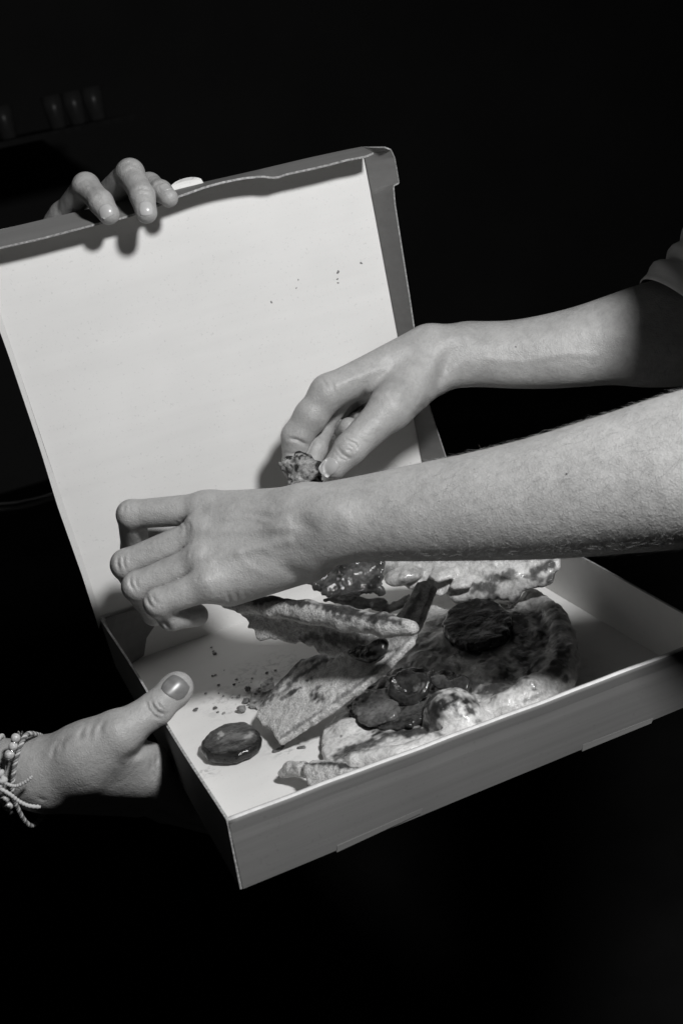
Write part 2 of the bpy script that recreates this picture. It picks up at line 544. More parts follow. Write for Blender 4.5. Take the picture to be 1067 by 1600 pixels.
# lid front flap (along the top), free edge towards the camera
FD = 0.030
top_px = [(-40, 368), (0, 359), (80, 340), (150, 324), (200, 312), (250, 300), (285, 292), (320, 284), (400, 266), (480, 247), (540, 234), (566, 229)]
edge_px = [(-40, 396), (0, 386), (62, 372), (120, 357), (156, 347.5), (200, 337), (240, 323), (275, 307), (320, 291), (345, 284), (380, 277), (410, 274), (430, 277), (450, 270), (480, 264), (510, 257), (540, 249), (570, 243.5), (583, 238)]
def along(px, n):
    px = np.array(px, float); s = np.r_[0, np.cumsum(np.hypot(*np.diff(px, axis=0).T))]
    t = np.linspace(0, s[-1], n)
    return np.stack([np.interp(t, s, px[:, 0]), np.interp(t, s, px[:, 1])], 1)
nF = 60
tp, ep = along(top_px, nF), along(edge_px, nF)
topl = np.array([lid(*q) for q in tp]); edl = np.array([near_line(q[0], q[1], tl, tr, FD) for q in ep])
G = np.array([topl * (1 - k) + edl * k for k in np.linspace(0, 1, 6)])
ff = panel('lid_front_flap', G, box, [M['kraft'], M['inner'], M['edge']], inward=-1.0)
# tuck tab: a half disc standing up behind the flap
ta, tb = lid(264, 300), lid(319, 288)
tab = []
for k in range(5):
    a = k / 4
    row = []
    for j in range(13):
        x = j / 12
        base_ = (264 + 55 * x, 299 - 11.5 * x)
        hgt = 15.5 * math.sqrt(max(1 - (2 * x - 1) ** 2, 0)) ** 0.9
        q = (base_[0], base_[1] + 3 - (hgt + 3) * a)
        row.append(near_line(q[0], q[1], tl, tr, 0.006))
    tab.append(row)
panel('tuck_tab', np.array(tab), ff, [M['inner'], M['kraft'], M['edge']], t=0.0012, inward=1.0)
# lid side flaps
rp = along([(566, 229.5), (569, 244), (586, 330), (622, 522), (646, 651), (659.4, 719), (672, 786)], 160)
ro = along([(601, 229), (611, 233), (617, 246), (621, 268), (624, 287), (615.5, 291), (618, 320), (626, 372), (640, 460), (652, 540), (673, 640), (696.5, 712), (708, 748)], 160)
pin = np.array([lid(*q) for q in rp]) - Ln * 0.0015
pout = np.array([near_line(q[0], q[1], tr, lbr, 0.028) for q in ro])
panel('lid_side_flap', np.array([pin * (1 - k) + pout * k for k in np.linspace(0, 1, 5)]), box, [M['inner'], M['kraft'], M['edge']], t=0.0011, inward=-1.0)
lp = along([(-40, 368), (0, 488), (70, 700), (138, 900), (158, 962)], 30)
lo_ = along([(-58, 376), (-6, 500), (14, 555), (62.8, 700), (90, 790), (129, 900), (137, 925), (154.5, 981)], 30)
pin = np.array([lid(*q) for q in lp]) - Ln * 0.0015
pout = np.array([lid(*q) for q in lo_]) - Ln * 0.0010
panel('lid_side_flap', np.array([pin * (1 - k) + pout * k for k in np.linspace(0, 1, 4)]), box, [M['inner'], M['inner'], M['edge']], inward=1.0)
# corner flap of the left wall, folded in along the back
c0, c1 = rBL + [0.002, -0.006, -0.0005], fl(254, 943, HB * 0.96)
c1[1] = c0[1] - 0.004
d1 = fl(260.5, 1002, 0.001); d0 = d1 + (bBL - d1) * 1.0; d0 = bBL + [0.003, -0.012, 0.001]
panel('corner_flap', bil(d0, d1, c0, c1, 4, 6), box, KK, t=0.0014)

# ------------------------------------------------------------------ hands
def build_body(name, parent, mt, h, arm, armflat, palm, fingers, kpalm=0.012, kfin=0.006, creases=(), bumps=(), armk=0.02, flats=None, extra=()):
    nodes = [(U(*a[:3]), a[3]) for a in arm]
    palm = [(U(*p[0][:3]), U(*p[1][:3]), p[0][3], p[1][3]) for p in palm]
    fch = []
    for f in fingers:
        ch = [(U(*a[:3]), a[3]) for a in f]
        fch.append(ch)
    allp = [n[0] for n in nodes] + [p[0] for p in palm] + [p[1] for p in palm] + [c[0] for f in fch for c in f]
    allp = np.array(allp)
    vx = Vox(allp.min(0) - 0.055, allp.max(0) + 0.055, h)
    sp = smooth_path(np.array([list(p) + [r] for p, r in nodes]), 10)
    vx.sweep(sp, armflat)
    for a, b, ra, rb in palm:
        vx.cone(a, b, ra, rb, kpalm)
    out = vx.F.copy(); raw = np.full(vx.F.shape, 0.05, np.float32)
    for f in fch:
        vx.merge_part(f, kfin, 0.0035, None, out, raw)
    vx.F = out
    for a, b, ra, rb, k in extra:
        vx.cone(U(*a), U(*b), ra, rb, k)
    # wrinkles, tendons, bones under the skin: (polyline in frame, z range, half width in m, height)
    for pl, z0, z1, w, amp in list(creases) + list(bumps):
        P = np.array([U(x, y, z) for x, y in pl for z in (z0, z1)])
        sl = vx.box(P.min(0) - 3 * w - 0.004, P.max(0) + 3 * w + 0.004)
        pts = vx.pts(sl)
        x, y, z = pix(pts)
        d = seg_d2(x, y, pl) * z / FPX
        fz = np.clip(np.minimum(z - z0, z1 - z) / 0.004 + 1, 0, 1)
        if amp < 0:
            de = np.minimum(np.hypot(x - pl[0][0], y - pl[0][1]), np.hypot(x - pl[-1][0], y - pl[-1][1])) * z / FPX
            fz = fz * np.clip(0.15 + de / (3.5 * w), 0, 1)
        vx.F[sl] += (-amp * np.exp(-(d / w) ** 2) * fz).astype(np.float32)
    V, Q = vx.mesh()
    o = mesh_obj(name, V, Q, mt, parent)
    return o, vx, V, Q
def nail(vx, parent, c, along_, nrml, w, l, mt, lift=0.0004):
    along_ = nrm(np.asarray(along_)); nrml = nrm(nrml - along_ * (nrml @ along_)); side = np.cross(along_, nrml)
    n = 13
    us = np.linspace(-1, 1, n); G = np.zeros((n, n, 3)); off = np.zeros((n, n))
    for i, v in enumerate(us):
        for j, u in enumerate(us):
            # disc-like mapping with a squarer free edge
            e = 0.8 if v < 0 else 0.62
            x = u * math.sqrt(1 - 0.5 * v * v * e); y = v * math.sqrt(1 - 0.5 * u * u * e)
            G[i, j] = c + side * (x * w / 2) + along_ * (y * l / 2)
            off[i, j] = lift * (1 - 0.9 * max(abs(u), -v) ** 6)
    t = np.linspace(0.012, -0.012, 97)
    smp = vx.sample(G[..., None, :] + nrml * t[:, None])
    ins = smp < 0
    first = np.argmax(ins, -1); first[~ins.any(-1)] = 48
    hgt = t[first]
    f1 = np.take_along_axis(smp, first[..., None], -1)[..., 0]; f0 = np.take_along_axis(smp, np.maximum(first - 1, 0)[..., None], -1)[..., 0]
    hgt = hgt + (t[0] - t[1]) * np.clip(-f1 / np.maximum(f0 - f1, 1e-6), 0, 1)
    hgt = np.maximum(hgt, np.percentile(hgt, 50) - 0.0065)
    for _ in range(2):
        h2 = np.pad(hgt, 1, mode='edge')
        hgt = (h2[1:-1, 1:-1] * 2 + h2[:-2, 1:-1] + h2[2:, 1:-1] + h2[1:-1, :-2] + h2[1:-1, 2:]) / 6
    Gs = G + nrml * (hgt + off)[..., None]
    A = Gs.reshape(-1, 3); B = (Gs - nrml * 0.0010).reshape(-1, 3)
    V = np.concatenate([A, B]); N = n * n; F = []
    for i in range(n - 1):
        for j in range(n - 1):
            q = (i * n + j, i * n + j + 1, (i + 1) * n + j + 1, (i + 1) * n + j)
            F.append(q[::-1]); F.append(tuple(k + N for k in q))
    ring = list(range(n)) + [i * n + n - 1 for i in range(1, n)] + [(n - 1) * n + j for j in range(n - 2, -1, -1)] + [i * n for i in range(n - 2, 0, -1)]
    for k in range(len(ring)):
        a, b = ring[k], ring[(k + 1) % len(ring)]
        F.append((a, b, b + N, a + N))
    return mesh_obj('fingernail', V, F, mt, parent)

HV = 0.00085
print('hands from', time.time() - _T0)
eater = empty('person', U(1150, 820, 0.8), 'person reaching in from the right with both bare forearms into the box', 'person')
# near arm: left hand, back of the hand to the camera, fingers curled under
nF_ = camv(0, -0.53, -0.85)
arm_n = [(487, 824, .785, .0290), (560, 811, .772, .0289), (650, 801, .754, .0319), (750, 790, .734, .0351), (850, 776, .714, .0388), (960, 755, .693, .0427), (1067, 733, .674, .0461), (1170, 712, .655, .0458), (1260, 694, .640, .0420)]
palm_n = [((480, 796, .80, .0150), (322, 793, .822, .0112)), ((480, 810, .795, .017), (316, 828, .810, .0118)), ((480, 838, .79, .018), (318, 872, .798, .0118)),
          ((480, 858, .79, .018), (335, 908, .788, .0125)), ((470, 868, .80, .018), (360, 912, .80, .0150)), ((450, 825, .82, .018), (350, 860, .83, .016))]
fin_n = [[(330, 794, .823, .0110), (206, 804, .833, .0100), (212, 856, .862, .0100), (242, 885, .872, .0086)],
         [(324, 830, .811, .0113), (198, 882, .815, .0103), (226, 928, .852, .0095), (262, 938, .866, .0080)],
         [(324, 872, .798, .0112), (215, 916, .802, .0099), (242, 956, .835, .0090), (285, 955, .85, .0078)],
         [(338, 908, .788, .0112), (248, 942, .79, .0093), (268, 964, .803, .0086), (308, 961, .817, .0078)],
         [(440, 810, .83, .017), (372, 830, .87, .014), (300, 836, .885, .0120), (240, 838, .880, .0112)]]
near_arm, vxn, Vn, Qn = build_body('arm', eater, M['skin_front'], HV, arm_n, (nF_, 0.80), palm_n, fin_n,
    bumps=[([(507, 806), (524, 803)], .73, .80, .012, .0045), ([(345, 852), (372, 862), (400, 856), (432, 866)], .75, .81, .0026, .0004), ([(372, 862), (384, 884), (410, 896)], .75, .81, .0024, .0004), ([(352, 812), (385, 808), (420, 816), (448, 812)], .76, .82, .0022, .0006), ([(312, 826), (306, 826)], .77, .81, .006, .0020), ([(308, 868), (302, 870)], .76, .80, .006, .0019), ([(318, 908), (312, 910)], .75, .80, .006, .0016),
           ([(330, 830), (400, 826), (450, 824)], .76, .81, .0035, .0011), ([(330, 872), (400, 856), (450, 846)], .75, .80, .0035, .0011), ([(330, 795), (420, 797)], .77, .82, .0035, .0010)],
    creases=[([(462, 825), (458, 850), (454, 890)], .74, .80, .008, -0.0032), ([(486, 800), (476, 824), (470, 846)], .74, .80, .007, -0.0030),
             ([(440, 880), (455, 893), (470, 902)], .74, .80, .004, -0.0020),
             ([(186, 868), (184, 880), (188, 893)], .77, .83, .0011, -0.0015), ([(194, 866), (193, 878), (197, 892)], .77, .83, .0010, -0.0012), ([(203, 868), (203, 878)], .77, .83, .0010, -0.0008),
             ([(204, 899), (204, 912), (211, 925)], .76, .82, .0011, -0.0015), ([(212, 899), (213, 912), (219, 922)], .76, .82, .0010, -0.0010),
             ([(229, 930), (233, 943), (242, 951)], .75, .81, .0011, -0.0015), ([(237, 928), (241, 938), (249, 945)], .75, .81, .0010, -0.0010),
             ([(196, 788), (193, 800)], .79, .85, .0010, -0.0012), ([(204, 786), (202, 796)], .79, .85, .0010, -0.0008),
             ([(247, 965), (258, 972), (266, 984)], .76, .83, .0012, -0.0017),
             ([(290, 812), (297, 822), (295, 834)], .76, .82, .0012, -0.0010), ([(276, 815), (283, 826)], .76, .82, .0011, -0.0010), ([(284, 812), (291, 824), (289, 838)], .76, .82, .0011, -0.0010),
             ([(300, 862), (298, 876)], .76, .81, .0011, -0.0008), ([(292, 858), (290, 870)], .76, .81, .0011, -0.0008), ([(310, 900), (306, 912)], .75, .80, .0011, -0.0008),
             ([(355, 925), (360, 943)], .75, .82, .0010, -0.0008), ([(368, 922), (372, 940)], .75, .82, .0010, -0.0007), ([(382, 926), (386, 938)], .75, .82, .0010, -0.0007)])
near_arm['label'] = 'near forearm and fist, back of the hand towards the camera'
# far arm: right hand pinching a bit of crust
nB_ = camv(0.1, -0.45, -0.88)
arm_b = [(694, 560, .950, .0250), (740, 554, .952, .0268), (800, 554, .95, .0280), (850, 550, .947, .0300), (903, 542, .943, .0325), (950, 533, .939, .0358), (1001, 526, .934, .041), (1067, 515, .927, .045), (1180, 490, .915, .048)]
palm_b = [((668, 546, .950, .0185), (511, 612, .930, .0125)), ((668, 556, .958, .019), (530, 608, .955, .0125)), ((670, 562, .965, .018), (556, 604, .976, .012)), ((672, 566, .97, .016), (582, 602, .99, .0115)),
          ((665, 583, .945, .0185), (612, 637, .922, .0162))]
fin_b = [[(514, 613, .931, .0128), (486, 650, .932, .0128), (464, 682, .935, .0118), (461, 728, .940, .0100), (472, 752, .936, .0082)],
         [(530, 612, .955, .0122), (500, 672, .962, .0105), (494, 700, .942, .0086), (488, 722, .935, .0078)],
         [(556, 606, .975, .0118), (522, 655, .990, .0105), (532, 676, .972, .0092), (545, 668, .955, .0082)],
         [(582, 604, .988, .0110), (556, 645, .995, .0098), (560, 660, .98, .0088), (566, 655, .968, .0078)],
         [(660, 588, .942, .0190), (608, 640, .918, .0155), (547, 701, .905, .0119), (522, 730, .903, .0092)]]
far_arm, vxb, Vb, Qb = build_body('arm', eater, M['skin_back'], HV, arm_b, (nB_, 0.86), palm_b, fin_b, kfin=0.007,
    bumps=[([(712, 522), (722, 520)], .90, .96, .010, .0025), ([(600, 575), (560, 588), (525, 604)], .89, .94, .0035, .0010), ([(640, 600), (610, 606), (590, 620)], .88, .94, .0026, .0007), ([(760, 560), (820, 566), (880, 552), (930, 556)], .88, .94, .003, .0006), ([(650, 570), (625, 612)], .88, .94, .0040, .0010)],
    creases=[([(714, 540), (697, 566), (684, 592), (674, 622)], .90, .96, .0055, -0.0034), ([(668, 626), (652, 645)], .90, .96, .002, -0.0013), ([(655, 640), (640, 655)], .89, .95, .002, -0.0010),
             ([(570, 603), (566, 622), (556, 642)], .88, .945, .0022, -0.0016),
             ([(528, 691), (541, 687), (555, 694), (561, 704)], .87, .915, .0010, -0.0013), ([(534, 698), (543, 694), (553, 700), (556, 709)], .87, .915, .0010, -0.0014), ([(540, 702), (547, 703), (549, 709)], .87, .915, .0010, -0.0013),
             ([(527, 699), (534, 709), (545, 716), (552, 714)], .87, .915, .0010, -0.0011), ([(523, 706), (532, 716), (541, 720)], .87, .915, .0009, -0.0008), ([(540, 676), (560, 683), (572, 694)], .87, .92, .0010, -0.0006),
             ([(450, 685), (464, 687), (480, 696)], .90, .95, .0013, -0.0021), ([(444, 708), (460, 709), (474, 712)], .90, .95, .0010, -0.0010),
             ([(511, 588), (520, 600), (522, 616)], .90, .94, .0012, -0.0008), ([(503, 592), (512, 606)], .90, .94, .0011, -0.0008)])
far_arm['label'] = 'far forearm with hand pinching a torn bit of crust'
nail(vxb, far_arm, U(514, 730, .893), U(505, 739, .893) - U(523, 721, .893), camv(0.05, 0.10, -1.0), .0122, .0150, M['nail'], .0003)

holder = empty('person', U(-60, 1250, 0.8), 'person at the left holding up the box lid and gripping the tray', 'person')
arm_c = [(62, 1208, .786, .0210), (20, 1206, .788, .0212), (-60, 1203, .792, .0235), (-200, 1196, .80, .029)]
palm_c = [((70, 1205, .786, .0205), (135, 1180, .778, .0200)), ((135, 1180, .778, .0195), (180, 1150, .775, .0158)), ((75, 1215, .795, .0200), (232, 1214, .817, .0165)), ((80, 1225, .81, .0190), (215, 1240, .84, .016)),
          ((190, 1165, .785, .012), (228, 1192, .806, .0135)), ((130, 1200, .785, .018), (215, 1205, .804, .0165)), ((195, 1180, .788, .010), (215, 1198, .80, .012))]
fin_c = [[(150, 1172, .777, .0175), (186, 1149, .774, .0148), (244, 1107, .782, .0110), (272, 1080, .790, .0108), (278, 1074, .791, .0104)],
         [(228, 1214, .818, .0148), (290, 1256, .862, .0115), (340, 1275, .895, .0095), (385, 1290, .92, .008)],
         [(212, 1238, .842, .013), (256, 1262, .89, .0105), (330, 1285, .925, .009)]]
low_hand, vxc, Vc, Qc = build_body('hand', holder, M['skin_hold'], HV, arm_c, None, palm_c, fin_c,
    creases=[([(229, 1094), (232, 1108), (243, 1120), (256, 1123)], .75, .80, .0012, -0.0017), ([(236, 1093), (240, 1106), (250, 1114), (261, 1116)], .75, .80, .0011, -0.0017), ([(245, 1093), (248, 1103), (258, 1110)], .75, .80, .0010, -0.0012),
             ([(238, 1101), (246, 1112), (257, 1119)], .75, .80, .0009, -0.0008), ([(225, 1098), (228, 1114), (240, 1127)], .75, .80, .0010, -0.0008),
             ([(246, 1138), (234, 1160), (214, 1178), (190, 1190)], .755, .81, .0030, -0.0022),
             ([(166, 1124), (158, 1136), (156, 1150)], .74, .79, .0016, -0.0014), ([(150, 1128), (142, 1140), (140, 1156)], .74, .79, .0016, -0.0012), ([(134, 1134), (126, 1147), (124, 1160)], .74, .79, .0016, -0.0012),
             ([(108, 1146), (98, 1160), (94, 1178)], .74, .79, .0016, -0.0012), ([(98, 1152), (86, 1168), (80, 1190)], .74, .79, .0016, -0.0010),
             ([(248, 1178), (244, 1195), (252, 1210)], .76, .81, .0012, -0.0012), ([(238, 1190), (236, 1205), (244, 1220)], .76, .81, .0012, -0.0010), ([(56, 1245), (75, 1252)], .75, .80, .0012, -0.0008)])
low_hand['label'] = 'hand gripping the side of the tray with the thumb over the rim'
nail(vxc, low_hand, U(274, 1075, .782), U(284, 1062, .79) - U(262, 1092, .785), camv(-0.25, -0.25, -0.92), .0155, .0150, M['nail_dark'])

arm_d = [(60, 430, .975, .026), (0, 470, .985, .027), (-150, 540, 1.01, .032)]
palm_d = [((60, 425, .970, .02), (100, 340, .932, .0115)), ((65, 425, .972, .02), (160, 318, .936, .0115)), ((75, 430, .975, .02), (200, 325, .95, .011))]
fin_d = [[(98, 345, .938, .0108), (135, 291, .896, .0097), (158, 316, .881, .0088), (170, 334, .877, .0080)],
         [(158, 318, .942, .0110), (204, 270, .898, .0100), (223, 306, .883, .0090), (229, 332, .877, .0080)],
         [(200, 325, .955, .0102), (234, 289, .912, .0088), (252, 299, .894, .0078), (264, 309, .887, .0070)]]
top_hand, vxd, Vd, Qd = build_body('hand', holder, M['skin_hold'], HV, arm_d, None, palm_d, fin_d,
    creases=[([(120, 284), (134, 282), (147, 290)], .86, .915, .0011, -0.0010), ([(126, 291), (138, 290), (148, 297)], .86, .915, .0010, -0.0009), ([(140, 306), (150, 303), (160, 308)], .85, .895, .0011, -0.0010), ([(145, 314), (154, 310), (163, 314)], .85, .895, .0010, -0.0009),
             ([(190, 258), (203, 254), (216, 262)], .86, .915, .0011, -0.0009), ([(194, 268), (207, 264), (219, 271)], .86, .915, .0010, -0.0009), ([(210, 297), (222, 294), (234, 298)], .85, .895, .0011, -0.0012), ([(212, 305), (223, 302), (235, 305)], .85, .895, .0010, -0.0009),
             ([(240, 292), (248, 286), (256, 288)], .86, .915, .0010, -0.0009)])
top_hand['label'] = 'hand behind the lid with fingertips hooked over its top flap'
nail(vxd, top_hand, U(167, 324, .866), U(176, 340, .873) - U(168, 322, .875), camv(0.22, -0.35, -0.90), .0096, .0098, M['nail'], .00025)
nail(vxd, top_hand, U(228, 321, .866), U(230, 342, .873) - U(227, 318, .875), camv(0.10, -0.30, -0.92), .0100, .0112, M['nail'], .00025)
nail(vxd, top_hand, U(259, 304.5, .890) + camv(0.15, -0.65, -0.74) * .0072, U(264, 309, .887) - U(252, 299, .894), camv(0.15, -0.65, -0.74), .0086, .0092, M['nail'], .00025)

# ---- fine hair on the near forearm
def arm_hair(parent, V, Q, n, xr, mt, lmin, lmax, seed):
    r = np.random.default_rng(seed)
    c = V[Q].mean(1); nn = np.cross(V[Q[:, 2]] - V[Q[:, 0]], V[Q[:, 3]] - V[Q[:, 1]])
    nn /= np.linalg.norm(nn, axis=1, keepdims=True) + 1e-12
    x, y, z = pix(c)
    ok = np.where((x > xr[0]) & (x < xr[1]) & ((nn * (EYE - c)).sum(1) > -0.35 * np.linalg.norm(EYE - c, axis=1)))[0]
    p = np.clip((x[ok] - xr[0]) / 250, 0.08, 1); p /= p.sum()
    pick = r.choice(ok, n, p=p)
    HVt, HF = [], []
    flow0 = camv(-0.75, 0.62, 0.1)
    for i in pick:
        N = nn[i]; d = flow0 + 0.55 * r.normal(size=3); d = nrm(d - N * (d @ N))
        L = r.uniform(lmin, lmax); w = r.uniform(0.00003, 0.00005)
        b = c[i] - N * 0.0003; side = nrm(np.cross(d, N)) * w
        lift = r.uniform(0.10, 0.4); k = len(HVt)
        p1 = b + (d + N * lift) * L * 0.5; p2 = b + d * L + N * L * lift * r.uniform(0.35, 0.8)
        HVt += [b - side, b + side, p1 - side * 0.8, p1 + side * 0.8, p2, b + N * w, p1 + N * w]
        HF += [(k, k + 1, k + 3, k + 2), (k + 2, k + 3, k + 4), (k, k + 2, k + 6, k + 5), (k + 1, k + 5, k + 6, k + 3), (k + 2, k + 4, k + 6), (k + 3, k + 6, k + 4)]
    o = mesh_obj('arm_hair', HVt, HF, mt, parent)
    o['kind'] = 'stuff'
    return o
arm_hair(near_arm, Vn, Qn, 3200, (500, 1160), M['hair'], 0.004, 0.011, 3)

# ---- sleeves
def sleeve(name, parent, path, fold, seed, hem=0.003):
    """a cloth tube along a path of (point, radius) with hem, folds and thickness"""
    P = np.array([p[0] for p in path]); R = np.array([p[1] for p in path])
    s_ = np.r_[0, np.cumsum(np.linalg.norm(np.diff(P, axis=0), axis=1))]
    n, mseg = 60, 72
    t = np.linspace(0, s_[-1], n)
    C = np.stack([np.interp(t, s_, P[:, i]) for i in range(3)], 1); r0 = np.interp(t, s_, R)
    d = nrm(P[-1] - P[0]); e1 = nrm(np.cross(d, camv(0, 1, 0))); e2 = np.cross(d, e1)
    a = np.linspace(0, 2 * math.pi, mseg, endpoint=False)
    V = []
    for side in (0, 1):
        for i in range(n):
            ring = C[i] + r0[i] * (np.cos(a)[:, None] * e1 + np.sin(a)[:, None] * e2)
            w = fbm(ring * np.array([1, 1, 1.0]) + d * (t[i] * 1.2), 22, seed, 2) * 0.4
            w = w + np.sin(t[i] * 330 + 2.2 * np.sin(a + seed) + 1.1 * np.cos(2 * a)) * np.clip(t[i] / 0.02, 0, 1)
            hm = hem if t[i] < 0.022 else 0
            V.append(ring + (w * fold + hm - side * 0.0012)[:, None] * (np.cos(a)[:, None] * e1 + np.sin(a)[:, None] * e2))
    V = np.concatenate(V); F = []
    N = n * mseg
    for i in range(n - 1):
        for j in range(mseg):
            q = (i * mseg + j, i * mseg + (j + 1) % mseg, (i + 1) * mseg + (j + 1) % mseg, (i + 1) * mseg + j)
            F.append(q); F.append(tuple(k + N for k in q[::-1]))
    for j in range(mseg):
        a_, b_ = j, (j + 1) % mseg
        F.append((a_, a_ + N, b_ + N, b_)); e = (n - 1) * mseg
        F.append((e + a_, e + b_, e + b_ + N, e + a_ + N))
    F.append(tuple((n - 1) * mseg + N + j for j in range(mseg)))
    return mesh_obj(name, V, F, M['cloth'], parent)
sleeve('shirt_sleeve', eater, [(U(1068, 495, .927), .0405), (U(1118, 455, .925), .047), (U(1230, 330, .92), .054), (U(1330, 200, .92), .060)], .0022, 3)
sleeve('shirt_sleeve', holder, [(U(-130, 1199, .796), .034), (U(-330, 1185, .82), .042), (U(-560, 1120, .86), .050), (U(-700, 900, .93), .058), (U(-760, 640, 1.0), .066)], .0016, 7)
sleeve('shirt_sleeve', holder, [(U(-95, 515, 1.002), .036), (U(-300, 590, 1.03), .044), (U(-500, 640, 1.06), .050), (U(-700, 560, 1.09), .058), (U(-860, 480, 1.11), .064)], .0016, 9)
sleeve('shirt_sleeve', eater, [(U(1288, 590, .628), .047), (U(1306, 380, .65), .052), (U(1278, 200, .70), .058), (U(1258, 30, .72), .062), (U(1250, -200, .74), .067)], .0006, 5)  # unseen upper-arm sleeve, path shaped to throw shade on the far forearm

# ------------------------------------------------------------------ food
def food_mat(name, rough=0.6, spec=0.4, gloss=0.0, fine=500, fvar=0.3, bmp=0.5, sss=0.0):
    mt, nt, b = mat(name)
    at = node(nt, 'ShaderNodeAttribute', attribute_name='tone')
    v = coords(nt)
    n1 = noise_tex(nt, v, fine, 4, 0.65)
    n2 = noise_tex(nt, v, fine * 0.25, 4, 0.6)
    c = mixc(nt, at.outputs['Color'], ramp(nt, n1, [(0.36, 1 - fvar), (0.56, 1.0)]), 1.0, 'MULTIPLY')
    c = mixc(nt, c, ramp(nt, n2, [(0.36, 1 - fvar * 0.8), (0.56, 1.0)]), 1.0, 'MULTIPLY')
    nt.links.new(c, b.inputs['Base Color'])
    b.inputs['Specular IOR Level'].default_value = spec
    at2 = node(nt, 'ShaderNodeAttribute', attribute_name='wet')
    mr = node(nt, 'ShaderNodeMapRange')
    mr.inputs['To Min'].default_value = rough
    mr.inputs['To Max'].default_value = 0.10
    nt.links.new(at2.outputs['Fac'], mr.inputs['Value'])
    nt.links.new(mr.outputs['Result'], b.inputs['Roughness'])
    b.inputs['Coat Weight'].default_value = gloss
    b.inputs['Coat Roughness'].default_value = 0.06
    b.inputs['Subsurface Weight'].default_value = sss
    b.inputs['Subsurface Radius'].default_value = (0.003,) * 3
    b.inputs['Subsurface Scale'].default_value = 0.5
    bump(nt, b, [(n1, bmp, 0.0010), (n2, bmp * 0.8, 0.0025)])
    return mt
M['crust'] = food_mat('baked_crust', 0.75, 0.2, 0.0, 900, 0.34, 0.6)
M['topping'] = food_mat('cheese_topping', 0.40, 0.45, 0.15, 420, 0.20, 0.5, 0.05)
M['tomato'] = food_mat('tomato_flesh', 0.26, 0.42, 0.15, 300, 0.35, 0.45, 0.05)

def plane3(a, b, c):
    P = [fl(*q) for q in (a, b, c)]
    n = nrm(np.cross(P[1] - P[0], P[2] - P[0]))
    return P[0], (n if n[2] > 0 else -n)
def poly_sd(u, v, poly):
    d = None; ins = None
    for (x0, y0), (x1, y1) in zip(poly, np.roll(poly, -1, axis=0)):
        dx, dy = np.float32(x1 - x0), np.float32(y1 - y0)
        wx, wy = u - np.float32(x0), v - np.float32(y0)
        t = np.clip((wx * dx + wy * dy) / (dx * dx + dy * dy + 1e-12), 0, 1)
        q = (wx - t * dx) ** 2 + (wy - t * dy) ** 2
        d = q if d is None else np.minimum(d, q)
        c = ((y0 > v) != (y1 > v)) & (u < (x1 - x0) * (v - y0) / ((y1 - y0) if abs(y1 - y0) > 1e-12 else 1e-12) + x0)
        ins = c if ins is None else (ins ^ c)
    return np.where(ins, -1, 1) * np.sqrt(d)
